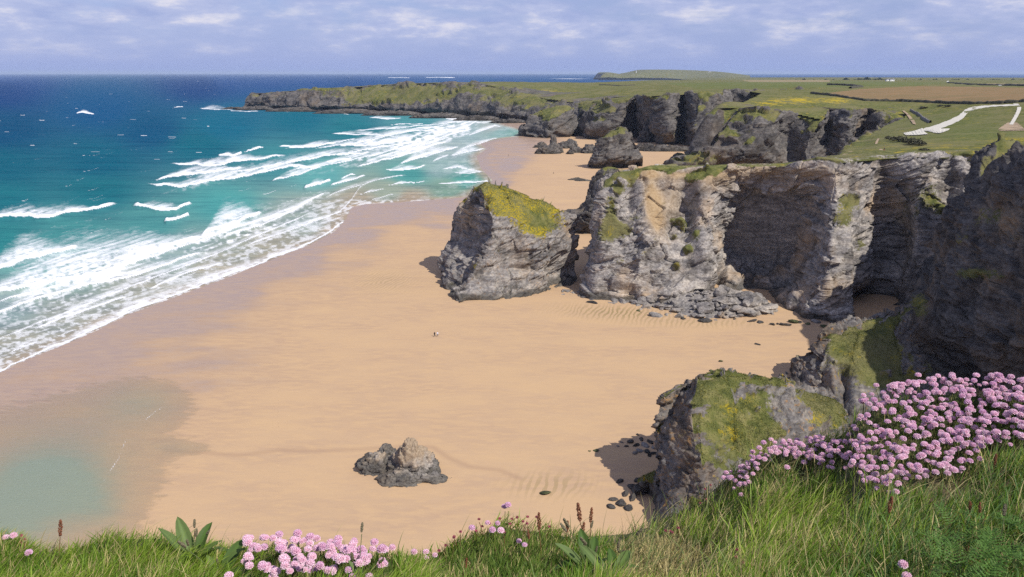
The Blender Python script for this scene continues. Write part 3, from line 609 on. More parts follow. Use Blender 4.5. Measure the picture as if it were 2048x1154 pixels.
# --- the sea: breaker lines traced on the level of the water
WAVES = [  # (front line, half-width px, trail px, strength)
 ([(0, 742), (60, 714), (130, 686), (190, 660), (260, 625), (330, 599), (385, 578), (440, 558), (500, 534), (560, 510), (620, 487), (666, 461), (684, 446)], 2.2, 16, .95),
 ([(20, 705), (75, 685)], 1.5, 8, .9), ([(56, 665), (150, 630), (230, 602), (266, 589)], 2.6, 10, 1.0), ([(120, 672), (150, 660)], 1.4, 5, .8),
 ([(289, 583), (330, 565), (375, 548), (451, 525)], 2.4, 7, 1.0),
 ([(-80, 650), (0, 628), (78, 601), (176, 572), (273, 554), (351, 525), (430, 500)], 3.2, 22, 1.0),
 ([(-80, 600), (30, 585), (105, 569), (156, 564), (242, 540), (297, 513), (390, 482), (426, 474)], 4.5, 52, 1.05),
 ([(395, 474), (469, 453), (500, 440), (529, 424)], 4.5, 30, 1.05),
 ([(426, 480), (470, 468), (527, 451), (570, 432), (605, 412), (664, 380)], 2.2, 13, 1.0),
 ([(471, 503), (500, 490), (578, 462), (640, 440), (680, 425), (703, 400), (719, 377), (742, 365)], 1.6, 7, .9),
 ([(-60, 570), (0, 545), (39, 529), (51, 525), (117, 511), (168, 494)], 5.5, 30, 1.05),
 ([(-80, 441), (0, 437), (98, 439), (148, 427), (195, 423), (246, 408)], 5, 16, 1.05), ([(260, 412), (328, 424), (352, 422), (389, 410)], 4.5, 12, 1.05),
 ([(326, 445), (352, 445), (381, 433)], 4.5, 7, 1.05),
 ([(275, 365), (352, 376), (390, 374), (414, 366), (508, 350), (578, 336), (660, 334)], 3.2, 14, 1.0), ([(299, 361), (352, 357), (430, 344), (494, 334)], 3.5, 12, 1.0),
 ([(328, 328), (430, 332), (508, 321), (582, 309)], 2.6, 10, 1.0), ([(434, 312), (465, 313), (486, 304)], 3.2, 5, 1.05), ([(492, 305), (523, 296)], 3.4, 4, 1.05),
 ([(551, 292), (605, 296), (644, 291), (678, 285)], 2.8, 5, 1.05), ([(537, 367), (586, 353), (625, 341), (649, 334)], 2.2, 10, .95), ([(605, 378), (640, 370), (664, 361)], 4, 9, 1.0),
 ([(655, 268), (738, 270), (798, 274)], 1.6, 6, .9), ([(758, 291), (790, 284), (818, 277), (840, 270)], 1.8, 9, 1.0), ([(670, 292), (720, 293), (754, 290), (812, 276)], 1.8, 11, 1.0),
 ([(700, 336), (738, 329), (802, 313), (875, 289), (905, 280)], 2.6, 14, 1.0), ([(790, 330), (838, 317), (880, 305), (923, 292)], 2.0, 12, .95), ([(661, 309), (710, 310), (742, 305)], 1.8, 5, 1.0),
 ([(649, 324), (680, 322), (706, 317)], 2.2, 4, 1.05), ([(766, 338), (802, 343), (830, 338), (855, 331)], 2.0, 7, 1.0), ([(657, 373), (700, 362), (734, 353)], 2.0, 6, 1.0),
 ([(684, 355), (708, 350)], 2.4, 3, 1.0), ([(782, 370), (826, 365)], 1.3, 4, .95), ([(830, 366), (850, 363)], 1.2, 2, .9), ([(868, 370), (915, 366), (950, 366), (984, 362)], 1.5, 4, .95), ([(725, 388), (765, 378)], 1.3, 4, .85), ([(742, 400), (790, 388)], 1.2, 3, .8),
 ([(863, 325), (880, 316), (899, 309)], 1.2, 5, .9), ([(905, 345), (935, 348), (968, 344)], 1.3, 9, .8), ([(896, 312), (930, 306), (956, 300), (972, 296)], 1.3, 9, .85), ([(880, 341), (915, 335), (960, 342)], 1.2, 5, .8),
 ([(734, 235), (774, 239), (806, 237)], 1.1, 4, .9), ([(888, 236), (912, 240), (940, 235)], 1.3, 6, 1.0), ([(786, 249), (846, 247)], 1.1, 3, .95), ([(826, 257), (891, 255)], 1.2, 3.5, .95), ([(806, 263), (863, 261)], 1.2, 3, .95), ([(875, 269), (911, 261), (940, 254)], 1.2, 6, 1.0),
 ([(905, 262), (935, 254), (956, 241)], 1.2, 8, 1.0), ([(840, 283), (880, 276), (915, 266), (950, 256)], 1.3, 7, .95), ([(915, 301), (960, 287), (999, 274)], 1.1, 6, .85), ([(930, 275), (965, 262), (990, 252), (1006, 254)], 1.1, 6, .85), ([(950, 246), (971, 246), (985, 241)], 1.0, 4, .8),
 ([(150, 226), (166, 225), (190, 228)], 2.0, 4, 1.0), ([(352, 215), (366, 215)], 1.4, 2, .95), ([(395, 217), (430, 219), (470, 218)], 1.1, 6, .8), ([(455, 221), (490, 223), (520, 223)], 1.0, 2, .95), ([(560, 224), (612, 224)], .9, 1.6, .8), ([(640, 226), (700, 229)], .8, 1.5, .7),
 ([(772, 156), (800, 155.5), (822, 156)], .8, 1.6, .95), ([(846, 155.5), (880, 155), (914, 156)], .8, 1.6, .95), ([(1120, 157.5), (1160, 157.5), (1196, 158.5)], .7, 1.4, .9), ([(1220, 160), (1300, 161)], .6, 1.0, .7), ([(1345, 163), (1380, 164), (1425, 162)], 1.5, 4, 1.0), ([(520, 152.5), (560, 152)], .4, .5, .5)]
WAVES += [([(-60, 700), (60, 655), (170, 612), (300, 560), (420, 515), (520, 470), (600, 438), (660, 405)], 1.7, 10, .9), ([(-60, 618), (60, 590), (200, 550), (330, 508), (440, 470), (540, 436), (600, 405)], 2.2, 16, .95),
 ([(420, 352), (520, 338), (640, 315), (740, 300), (840, 280)], 1.7, 9, .95), ([(560, 345), (680, 325), (790, 300), (880, 278)], 1.6, 9, .9), ([(610, 300), (720, 285), (830, 262), (920, 246)], 1.3, 7, .9), ([(740, 318), (830, 296), (910, 272)], 1.4, 8, .9), ([(560, 300), (640, 290), (720, 278)], 1.4, 6, .85), ([(700, 262), (790, 258), (870, 248)], 1.0, 4, .9), ([(845, 252), (900, 246), (945, 240)], 1.0, 5, .9), ([(640, 398), (690, 380), (760, 360), (820, 350)], 1.3, 6, .8)]
for _ in range(170):
    v_ = 149 + 170 * rng.random() ** 1.5; u_ = rng.uniform(-60, 980)
    if v_ > 205 and u_ > 470: continue
    if v_ > 160 and u_ > 430 + (v_ - 150) * .5 and v_ < 240 : continue
    L_ = rng.uniform(3, 9) * (0.5 + (v_ - 149) / 80); WAVES.append(([(u_, v_), (u_ + L_ * .6, v_ + .3), (u_ + L_, v_ - .25)], rng.uniform(.35, .8) * (.7 + (v_ - 149) / 140), 1.2, rng.uniform(.22, .8)))
for _ in range(60):
    u_ = rng.uniform(0, 640); v_ = rng.uniform(300, 520)
    if in_poly(_sea_poly, np.array([u_]), np.array([v_ + 25]))[0]:
        L_ = rng.uniform(12, 40); sl = -0.22 - .0006 * (v_ - 300); WAVES.append(([(u_, v_), (u_ + L_ / 2, v_ + sl * L_ * .3), (u_ + L_, v_ + sl * L_)], rng.uniform(.5, 1.1), 3, rng.uniform(.35, .7)))
su = np.concatenate([np.linspace(-3000, -90, 30), np.arange(-80, 1070, 1.5), np.linspace(1072, 5000, 60)])
sv = np.concatenate([[147.7, 148.0], np.arange(148.3, 172, 0.45), np.arange(172, 270, 0.8), np.arange(270, 770, 1.3), np.linspace(772, 1150, 12)])
U, V = np.meshgrid(su, sv); Sp = at_z(U, V); foam = np.zeros(U.shape); crest = np.zeros(U.shape)
jit = lambda x, s: fbm(np.stack([x / 26, np.full_like(x, s * 7.7), np.zeros_like(x)], -1), 4, 5)
stk = fbm(np.stack([(U + V * 0.9) .ravel() / 34, (V + .32 * U).ravel() / 2.6, 0 * U.ravel()], -1), 4, 77).reshape(U.shape)
lace = fbm(np.stack([U.ravel() / 9, V.ravel() / 4.2, 0 * U.ravel()], -1), 4, 78).reshape(U.shape)
for i, (ln, wd, tr, st_) in enumerate(WAVES):
    tr = tr * 1.7 if tr > 6 else tr * 1.5 if tr > 3 else tr
    ln = np.array(ln, float); c0, c1 = np.searchsorted(su, [ln[0, 0] - 4, ln[-1, 0] + 4]); 
    if c1 - c0 < 2: c1 = c0 + 2
    r0, r1 = np.searchsorted(sv, [ln[:, 1].min() - tr * 2.6 - 4, ln[:, 1].max() + wd * 3 + 3])
    x = su[c0:c1]; vf = np.interp(x, ln[:, 0], ln[:, 1]) + jit(x, i) * min(2.6, wd * .8)
    Lx = max(ln[-1, 0] - ln[0, 0], 1); e = np.clip((x - ln[0, 0]) / Lx, 0, 1)
    taper = sstep(0, .14, e) * sstep(1, .90, e) if i > 0 else np.ones_like(e)
    wj = .62 * wd * (0.7 + 0.5 * np.abs(jit(x + 300, i))) * (0.35 + .65 * taper)
    dv = vf[None] - sv[r0:r1, None]                       # > 0 behind the front
    core = sstep(-wj * .35, wj * .1, dv) * (1 - sstep(wj * 1.3, wj * 2.6, dv))
    tl = (1 - sstep(0.25, 1.75, np.clip(dv, 0, None) / (tr * (0.03 + .97 * sstep(0, .45, e) * sstep(1, .45, e) ** .8)) + 0.35 * lace[r0:r1, c0:c1] * .5)) * sstep(-1, .5, dv)
    tl = tl * np.clip(0.78 + 0.22 * stk[r0:r1, c0:c1] + .22 * lace[r0:r1, c0:c1], 0, 1.0) * (tr > 3)
    f = np.maximum(core, tl * .92) * st_ * (taper if len(ln) > 2 else 1)
    foam[r0:r1, c0:c1] = np.maximum(foam[r0:r1, c0:c1], f)
    crest[r0:r1, c0:c1] = np.maximum(crest[r0:r1, c0:c1], np.exp(-((dv - wj) / (wj * 1.6 + .4)) ** 2) * taper * np.clip(wd / 4, .15, 1.1) * (tr > 3))
xy = Sp.reshape(-1, 3)[:, :2]; dsh = np.where(in_poly(_sea_poly, U.ravel(), V.ravel()) | (V.ravel() < 215), seg_dist(SHORE, xy), 0.0).reshape(U.shape)
# thin lacy wash inside the last few metres before the sand
wash = (1 - sstep(2, 130, dsh)) * np.clip(0.42 + 0.25 * stk + 0.35 * lace, 0, .62); foam = np.maximum(foam, np.where((V > 400), wash, wash * .6))
fld = sum(a_ * np.exp(-((U - x_) / rx_) ** 2 - ((V - y_ + .28 * (U - x_)) / ry_) ** 2) for x_, y_, rx_, ry_, a_ in [(200, 560, 280, 36, .72), (480, 345, 170, 18, .75), (770, 300, 150, 24, 1.15), (480, 470, 160, 26, .9), (900, 262, 80, 18, 1.1), (60, 640, 160, 40, .55), (620, 400, 110, 18, .7), (120, 455, 160, 14, .4)])
foam = np.maximum(foam, fld * np.clip(.42 + .24 * stk + .30 * lace, 0, .85)); foam = np.where(V > 1000, 0, foam)
SEA_C = [((0, 149), (.020, .066, .20)), ((900, 148), (.030, .085, .22)), ((1400, 156), (.022, .075, .19)), ((0, 175), (.008, .044, .145)), ((400, 165), (.009, .045, .145)), ((700, 160), (.012, .056, .165)), ((200, 215), (.008, .072, .17)), ((0, 260), (.006, .062, .135)), ((300, 260), (.007, .070, .145)),
         ((0, 330), (.009, .094, .142)), ((200, 320), (.008, .092, .145)), ((450, 250), (.009, .110, .175)), ((600, 235), (.009, .115, .165)), ((400, 290), (.010, .110, .155)), ((700, 255), (.018, .145, .175)), ((0, 400), (.014, .130, .162)), ((200, 385), (.014, .128, .160)), ((550, 320), (.04, .19, .21)),
         ((0, 480), (.026, .178, .188)), ((150, 470), (.050, .215, .215)), ((300, 450), (.06, .22, .22)), ((450, 410), (.065, .27, .26)), ((640, 350), (.10, .30, .29)), ((820, 350), (.07, .26, .24)), ((930, 362), (.075, .26, .225)), ((880, 335), (.23, .34, .32)), ((900, 375), (.17, .27, .21)), ((780, 385), (.25, .30, .235)),
         ((900, 300), (.28, .36, .35)), ((930, 260), (.26, .36, .36)), ((1000, 265), (.20, .33, .31)), ((1030, 268), (.17, .31, .27)), ((990, 255), (.30, .34, .32)), ((830, 240), (.06, .22, .235)), ((600, 440), (.24, .30, .27)), ((680, 430), (.30, .30, .24)), ((560, 490), (.30, .29, .225)), ((430, 540), (.29, .285, .225)), ((300, 585), (.28, .29, .24)),
         ((150, 640), (.27, .29, .25)), ((50, 690), (.28, .285, .235)), ((0, 620), (.22, .30, .29)), ((100, 530), (.10, .27, .26)), ((350, 510), (.22, .31, .30)), ((820, 398), (.33, .27, .195)), ((720, 405), (.31, .27, .20)), *[((u0, 151), (.016, .062, .185)) for u0 in range(450, 1500, 90)], *[((u0, 158), (.014, .068, .18)) for u0 in range(800, 1500, 90)], ((1700, 150), (.016, .062, .185)), ((2050, 150), (.016, .062, .185)), ((2600, 150), (.016, .062, .185)), ((-300, 700), (.2, .28, .26)), ((-300, 300), (.007, .06, .13))]
scol = idw(vscale([p for p, _ in SEA_C]), [c for _, c in SEA_C], vscale(np.stack([U.ravel(), V.ravel()], -1)), 3.4)
sandy = (1 - sstep(0, 14, dsh)).ravel()[:, None]; scol = scol * (1 - .8 * sandy) + np.array([.33, .255, .185]) * .8 * sandy
amp_z = np.clip((V - 200) / 200, 0, 1) * np.clip(dsh / 60, 0, 1)
swell = fbm(np.stack([xy[:, 0] / 60 + xy[:, 1] / 160, xy[:, 1] / 30 - xy[:, 0] / 150, 0 * xy[:, 0]], -1), 2, 19).reshape(U.shape)
Sp[..., 2] = crest * 1.9 * amp_z + 0.35 * swell * np.clip(dsh / 200, 0, 1) * np.clip((V - 190) / 60, 0, 1)
k = Mat('sea_water')
fa = k.attr('foam'); fv = k.vec((1, 1, 1), (0, 0, 0.3))
fn = k.noise(0.55, 7, 0.72, k.vec((1, 1.7, 1), (0, 0, 0.35)), 0.8); fb = k.noise(0.14, 5, 0.6, k.vec((1, 2.6, 1), (0, 0, 0.35)), 0.5)
ff = k.math('ADD', fa, k.math('ADD', k.math('MULTIPLY', k.math('SUBTRACT', fn, 0.5), 0.62), k.math('MULTIPLY', k.math('SUBTRACT', fb, 0.5), 0.35)))
ff = k.math('MULTIPLY', k.step(ff, 0.20, 0.92), k.step(fa, 0.02, 0.2))
wc = k.attr('water', False)
sw = k.noise(0.02, 6, 0.62, k.vec((0.55, 2.6, 1), (0, 0, 0.16)), 0.3); sm = k.noise(0.12, 6, 0.7, k.vec((0.5, 2.2, 1), (0, 0, 0.2)))
wcol = k.mix(1.0, wc, k.ramp(k.math('ADD', k.math('MULTIPLY', sw, 0.55), k.math('MULTIPLY', sm, 0.45)), [(0.35, (0.62, 0.66, 0.74)), (0.5, (1, 1, 1)), (0.66, (1.35, 1.22, 1.12))]), 'MULTIPLY')
k.set(Base_Color=k.mix(ff, wcol, (0.80, 0.81, 0.82)), Roughness=k.step(ff, 0, 1, 0.32, 0.9), Specular_IOR_Level=0.0)
k.bump(k.math('ADD', k.math('MULTIPLY', sm, 1.4), k.math('ADD', k.math('MULTIPLY', k.noise(0.7, 4, 0.65, k.vec((0.6, 1.8, 1), (0, 0, .25))), 0.5), k.math('MULTIPLY', ff, 0.5))), 0.5, 1.6)
sea = link('sea', mesh_np('sea', Sp.reshape(-1, 3), grid_faces(*U.shape), None, {'foam': foam.ravel(), 'water': scol}), k.m); sea['kind'] = 'structure'

# the shallow run-off pool in the near corner of the beach: a thin sheet whose rim fades into the wet sand
pu, pv = np.meshgrid(np.arange(-700, 560, 3.0), np.arange(730, 1230, 2.5)); PP = at_z(pu, pv, 0.0)
PP[..., 2] = beach_z(PP.reshape(-1, 3)[:, :2], pu.ravel(), pv.ravel()).reshape(pu.shape).max() + 0.05
dep = np.zeros(pu.size)
for (a, b, ra, rb, s_) in [(105, 975, 120, 60, .8), (60, 1000, 170, 80, .3), (-220, 1060, 200, 120, 1.0), (130, 900, 180, 90, .5), (300, 800, 70, 34, .2), (270, 815, 95, 45, .36), (20, 1060, 150, 50, .35), (360, 900, 60, 14, .25), (205, 1025, 60, 40, .35), (-300, 1120, 350, 120, .8)]:
    dep += s_ * np.exp(-((pu.ravel() - a) / ra) ** 2 - ((pv.ravel() - b) / rb) ** 2)
line = at_z(*np.array([(198, 985), (215, 955), (238, 922), (250, 890), (262, 870), (285, 850), (310, 828), (345, 808)], float).T)[:, :2]
dl = seg_dist(line, PP.reshape(-1, 3)[:, :2]); pf = np.exp(-(dl / 0.32) ** 2) * np.clip(.5 + .5 * fbm(PP.reshape(-1, 3) / 9.0, 2, 8), 0.1, .62)
k = Mat('pool_water')
dp = k.math('ADD', k.attr('depth'), k.math('MULTIPLY', k.math('SUBTRACT', k.noise(0.22, 5, 0.65, k.vec((1, 2.2, 1), (0, 0, .7))), 0.5), 0.35))
pc = k.ramp(dp, [(0.1, (0.43, 0.33, 0.215)), (0.5, (0.37, 0.345, 0.235)), (1.0, (0.25, 0.335, 0.25))])
fo = k.step(k.math('ADD', k.attr('foam'), k.math('MULTIPLY', k.math('SUBTRACT', k.noise(1.4, 5, .7), 0.5), .5)), 0.35, 0.6)
k.set(Base_Color=k.mix(fo, pc, (0.8, 0.8, 0.8)), Roughness=0.3, Specular_IOR_Level=0.3, Alpha=k.math('MAXIMUM', k.math('ADD', k.step(dp, 0.10, 0.19, 0, 0.30), k.step(dp, 0.1, 1.2, 0, 0.34)), fo))
k.bump(k.noise(1.1, 4, .65, k.vec((1, 2, 1), (0, 0, .7))), 0.5, 0.35)
pool = link('shallow_water', mesh_np('shallow_water', PP.reshape(-1, 3), grid_faces(*pu.shape), None, {'depth': dep, 'foam': pf}), k.m); pool['kind'] = 'structure'

# ------------------------------------------------------------------ clifftop land
lu = np.concatenate([np.linspace(430, 1100, 150), np.linspace(1104, 2100, 330), np.linspace(2110, 5200, 40)])
ly = 285 * (3600 / 285) ** np.linspace(0, 1, 330)
U, Y = np.meshgrid(lu, ly); X = (U - 1024) / FPX * (Y * cp + 28 * sp); lxy = np.stack([X.ravel(), Y.ravel()], -1)
ring_ = np.concatenate([HEAD[:, -1, :2], FARC[1:, -1, :2]]); ring_ = np.concatenate([ring_, MID[::-1][:0, -1, :2]])
mp_ = MID[2:, -1, :2]
coast = [tuple(p) for p in HEAD[:-1, -1, :2]] + [tuple(p) for p in FARC[1:13, -1, :2]] + [(305, 1000), (262, 880), (225, 800)] + [tuple(p) for p in MID[3:, -1, :2]] + [tuple(p) for p in BACK[::-1, -1, :2]] + [tuple(p) for p in COVE[10:, -1, :2]] + [(260, 300), (300, 260)] + [tuple(p) for p in RIB[3:, -1, :2]] + [(400, -200), (9000, -200), (9000, 3500), (600, 3500), (120, 2750), (-300, 2420), (-610, 2300)]
F = grid_faces(*U.shape); cx = X.ravel()[F].mean(1); cy = Y.ravel()[F].mean(1)
keep = in_poly(coast, cx, cy)
edge = seg_dist(np.array(coast), lxy); zz = hp(lxy) - 0.4 * np.exp(-edge / 25)
zz += 0.5 * fbm(np.concatenate([lxy / 30, 0 * lxy[:, :1]], 1), 3, 6) * np.clip(lxy[:, 1] / 900, .2, 1.5) * sstep(10, 60, edge)
PV = np.concatenate([lxy, zz[:, None]], 1); pu_, pv_ = project(PV)
gors = blobs_at(PV, [(1600, 200, 70, 8, 1.0), (1680, 201, 30, 8, 1.0), (1530, 208, 40, 8, .8), (1570, 225, 80, 12, .35), (1100, 183, 60, 5, .8), (1070, 186, 30, 5, .7), (1930, 294, 200, 10, .5), (2030, 282, 60, 8, .9), (1700, 309, 120, 5, .5), (1830, 225, 60, 10, .35), (1930, 238, 30, 5, .5), (1260, 186, 60, 4, .5), (2040, 226, 40, 8, .3), (1600, 320, 150, 5, .9), (1830, 306, 150, 7, 1.0), (1760, 240, 60, 14, .5), (1930, 215, 60, 6, .4), (1700, 262, 40, 10, .4)])
brown = in_poly([(1640, 188), (1720, 178), (1840, 172), (2110, 176), (2110, 202), (2000, 206), (1900, 206), (1780, 202)], pu_, pv_) * 1.0
pale = (in_poly([(1480, 159), (1660, 159), (1660, 164), (1500, 164)], pu_, pv_) | in_poly([(1950, 167), (2100, 167), (2100, 171), (1960, 170)], pu_, pv_)) * 1.0
lush = (in_poly([(1330, 166), (1640, 162), (1900, 165), (1830, 171), (1660, 175), (1400, 178)], pu_, pv_)) * 1.0 + blobs_at(PV, [(1870, 240, 120, 22, .7), (1960, 270, 120, 14, .7), (1720, 290, 50, 14, .5)])
k = Mat('clifftop_turf')
t0_ = turf_color(k, 0.35); nA = k.noise(0.012, 5, .6); nB = k.noise(0.09, 6, .68); nC = k.noise(0.06, 5, .65, k.vec((0.35, 3.0, 1), (0, 0, .1)))
c = k.mix(k.math('MULTIPLY', k.attr('lush'), 0.5, True), t0_, k.mix(nB, (0.062, 0.100, 0.024), (0.140, 0.165, 0.048)))
c = k.mix(k.step(k.math('ADD', k.attr('brown'), k.math('MULTIPLY', k.math('SUBTRACT', nC, 0.5), 1.5)), 0.55, 0.85), c, k.mix(k.step(nC, .3, .7), (0.155, 0.125, 0.055), (0.27, 0.165, 0.085)))
c = k.mix(k.attr('pale'), c, (0.25, 0.20, 0.11))
gm = k.math('MULTIPLY', k.attr('gorse'), k.step(k.math('ADD', k.noise(0.13, 7, .8), k.math('MULTIPLY', k.attr('gorse'), 0.10)), 0.57, 0.66), True)
c = k.mix(gm, c, k.mix(k.noise(0.5, 3), (0.42, 0.25, 0.006), (0.40, 0.36, 0.03)))
k.set(Base_Color=c, Roughness=0.95, Specular_IOR_Level=0.1); k.bump(k.noise(0.6, 5, .7), 0.5, 0.8)
V1, F1, A1 = compact(PV, F[keep], {'gorse': gors, 'brown': brown, 'pale': pale, 'lush': lush})
land = link('land', mesh_np('land', V1, F1, None, A1), k.m); land['kind'] = 'structure'

# ------------------------------------------------------------------ far shore: the lighthouse headland and the low farmland beyond
def blockland(name, cols_, mat, ns, nt, amp, L, seed, back):
    ctrl = cols(cols_); lip = ctrl[:, -1]
    b1 = lip + np.array([0, back, 2.0]); b2 = lip + np.array([0, back * 2, -lip[:, 2].mean() - 30])
    full = np.concatenate([ctrl[:, :1] - (0, 0, 6), ctrl, b1[:, None], b2[:, None]], 1)
    G, t, tq = resample(full, ns, nt, False, None, .8, .15); N = normals(G); N = N * np.sign(((np.array([0, 0, H]) - G) * N).sum(-1)[: nt // 2].mean())
    fw = 1 - .85 * sstep(t[-4] * .9, t[-3], tq); D = rock_disp(G.reshape(-1, 3), amp, L, seed).reshape(nt, ns) * fw[:, None]
    P = (G + N * D[..., None]).reshape(-1, 3); tf = np.clip(sstep(0.45, 0.75, np.abs(N[..., 2]).ravel()) + .15 * fbm(P / (20 * L), 3, 5), 0, 1.2)
    o = link(name, mesh_np(name, P, grid_faces(nt, ns), None, {'turf': tf, 'soil': 0 * tf}), mat); o['kind'] = 'structure'; return o
FY = 10300
blockland('headland', [
 [(1196, 158.6), (1197, 158.2, FY + 60), (1199, 157.8, FY + 120), (1203, 157.2, FY + 200)],
 [(1199, 158.6), (1200, 156, FY), (1203, 150, FY + 80), (1210, 146.5, FY + 200)],
 [(1215, 158.6), (1216, 155, FY), (1219, 149, FY + 60), (1228, 146, FY + 250)],
 [(1240, 158.6), (1240, 156.5, FY), (1243, 151, FY + 60), (1246, 149.3, FY + 250)],
 [(1262, 158.6), (1262, 156, FY), (1264, 148, FY + 60), (1268, 146.0, FY + 250)],
 [(1285, 158.6), (1285, 156, FY), (1290, 146, FY + 120), (1296, 140, FY + 500)],
 [(1320, 158.8), (1320, 156.5, FY), (1325, 147, FY + 160), (1330, 139.4, FY + 700)],
 [(1370, 159), (1370, 158, FY), (1373, 149, FY + 300), (1375, 140.2, FY + 900)],
 [(1420, 160), (1420, 159, FY - 200), (1422, 151, FY + 100), (1425, 142.5, FY + 900)],
 [(1460, 161), (1460, 160, FY - 700), (1460, 153, FY - 300), (1462, 146, FY + 600)],
 [(1500, 161), (1500, 160.5, FY - 800), (1500, 156, FY - 300), (1500, 151, FY + 400)]], M_FAR, 260, 60, 1.4, 9.0, 71, 900)
blockland('hill', [
 [(1408, 166), (1409, 165, 5400), (1411, 163, 5420), (1416, 162, 5500)],
 [(1425, 166), (1426, 164, 5350), (1428, 160.5, 5380), (1434, 158.8, 5600)],
 [(1470, 166), (1470, 164, 5300), (1472, 160, 5350), (1475, 157.5, 5700)],
 [(1550, 166), (1550, 164.5, 5000), (1552, 160.5, 5100), (1555, 156.8, 5900)],
 [(1640, 167), (1640, 165, 4600), (1640, 161, 4800), (1640, 156.6, 5800)],
 [(1800, 168), (1800, 166, 4200), (1800, 161, 4500), (1800, 156.6, 5600)],
 [(2000, 169), (2000, 166, 3900), (2000, 161.5, 4300), (2000, 157.2, 5400)],
 [(2400, 170), (2400, 166, 3900), (2400, 161.5, 4300), (2400, 157.6, 5400)]], M_FAR, 200, 40, 0.5, 8.0, 73, 900)

M_WHITE = plain('white_render', (0.80, 0.80, 0.78), .6, .04); M_SLATE = plain('slate_roof', (0.13, 0.13, 0.145), .7, .15); M_GLASS = plain('dark_glass', (0.02, 0.025, 0.03), .12, .1, spec=.5)
M_RUBBER = plain('tyre_rubber', (0.02, 0.02, 0.02), .8); M_STEEL = plain('grey_metal', (0.35, 0.35, 0.36), .4)
def bm_obj(name, bm, mat, parent=None, smooth=False, loc=(0, 0, 0)):
    me = bpy.data.meshes.new(name); bm.normal_update(); bm.to_mesh(me); bm.free()
    if smooth: me.polygons.foreach_set('use_smooth', np.ones(len(me.polygons), bool))
    return link(name, me, mat, parent, loc)
def add_box(bm, c, s, bev=0.0):
    r = bmesh.ops.create_cube(bm, size=1.0); vs_ = r['verts']
    bmesh.ops.scale(bm, vec=s, verts=vs_); bmesh.ops.translate(bm, vec=c, verts=vs_)
    if bev: bmesh.ops.bevel(bm, geom=list({e_ for v_ in vs_ for e_ in v_.link_edges}), offset=bev, segments=2, affect='EDGES', profile=.6)
def add_cone(bm, c, r1, r2, h, seg=16, rot=None):
    m_ = Matrix.Translation(c) @ (rot or Matrix()) @ Matrix.Translation((0, 0, h / 2)); bmesh.ops.create_cone(bm, cap_ends=True, segments=seg, radius1=r1, radius2=max(r2, 1e-4), depth=h, matrix=m_)
def box(name, c, s, mat, parent, bev=0.0):
    bm = bmesh.new(); add_box(bm, c, s, bev); return bm_obj(name, bm, mat, parent)
def cone(name, c, r1, r2, h, mat, parent, seg=16, rot=None):
    bm = bmesh.new(); add_cone(bm, c, r1, r2, h, seg, rot); return bm_obj(name, bm, mat, parent, False)

p = at_y(1272.5, 146.3, FY + 230)
lh = tag(empty('lighthouse', p), 'small white lighthouse tower on the far blue headland at the horizon', 'lighthouse')
cone('tower', (0, 0, -6), 5.2, 3.8, 32, M_WHITE, lh, 20); cone('gallery', (0, 0, 26), 5.2, 5.2, 1.2, M_WHITE, lh, 20)
lt = cone('lantern', (0, 0, 27.2), 3.0, 3.0, 5.0, M_GLASS, lh, 16); cone('dome', (0, 0, 32.2), 3.4, .4, 3.0, M_WHITE, lt, 16)
def house(name, p, w_, d_, h_, label, rz=0.2, roof=M_SLATE):
    o = tag(empty(name, p, rz), label, 'house')
    box('wall', (0, 0, h_ / 2 - 1), (w_, d_, h_ + 2), M_WHITE, o)
    bm = bmesh.new(); a, b, t = w_ / 2 + .4, d_ / 2 + .5, h_ + d_ * .38
    vs_ = [bm.verts.new(q) for q in [(-a, -b, h_ - .1), (a, -b, h_ - .1), (a, b, h_ - .1), (-a, b, h_ - .1), (-a, 0, t), (a, 0, t)]]
    for f_ in ((0, 1, 5, 4), (2, 3, 4, 5), (0, 4, 3), (1, 2, 5), (3, 2, 1, 0)): bm.faces.new([vs_[i] for i in f_])
    r_ = bm_obj('roof', bm, roof, o); box('chimney', (a * .7, 0, t), (1.2, 1.2, 2.6), M_WHITE, r_)
    box('door', (0, -d_ / 2 - .05, 1.05), (1.1, .12, 2.1), M_SLATE, o)
    for x in (-.33, .33): box('window', (w_ * x, -d_ / 2 - .05, h_ * .5), (w_ * .14, .12, h_ * .3), M_GLASS, o)
    return o
def on_land(u, v, y0, dy=0.0):
    y = y0
    for _ in range(12):
        q = at_y(u, v, y); 
        y = y0; break
    x = at_y(u, v, y)[0]; return np.array([x, y, hp([(x, y)])[0] + dy])
def ground_hit(u, v, ya=240., yb=3400.):         # where the sight line first meets the clifftop land
    ys = np.linspace(ya, yb, 1600); q = at_y(u, np.full(1600, v), ys); h = hp(q[:, :2]); k_ = np.argmax(q[:, 2] < h); return np.array([q[k_, 0], q[k_, 1], h[k_]])
house('farmhouse', at_y(1419, 145.3, FY + 700), 36, 16, 12, 'tiny white house on the green slope of the far lighthouse headland', .1)
for u_, y_, wd_, lb in [(1775, 2900, 13, 'left of the two tiny white cottages on the skyline left of the van'), (1783, 2900, 18, 'right of the two tiny white cottages on the skyline left of the van')]:
    q = on_land(u_, 162, y_); house('cottage', q, wd_, 8, 6, lb)
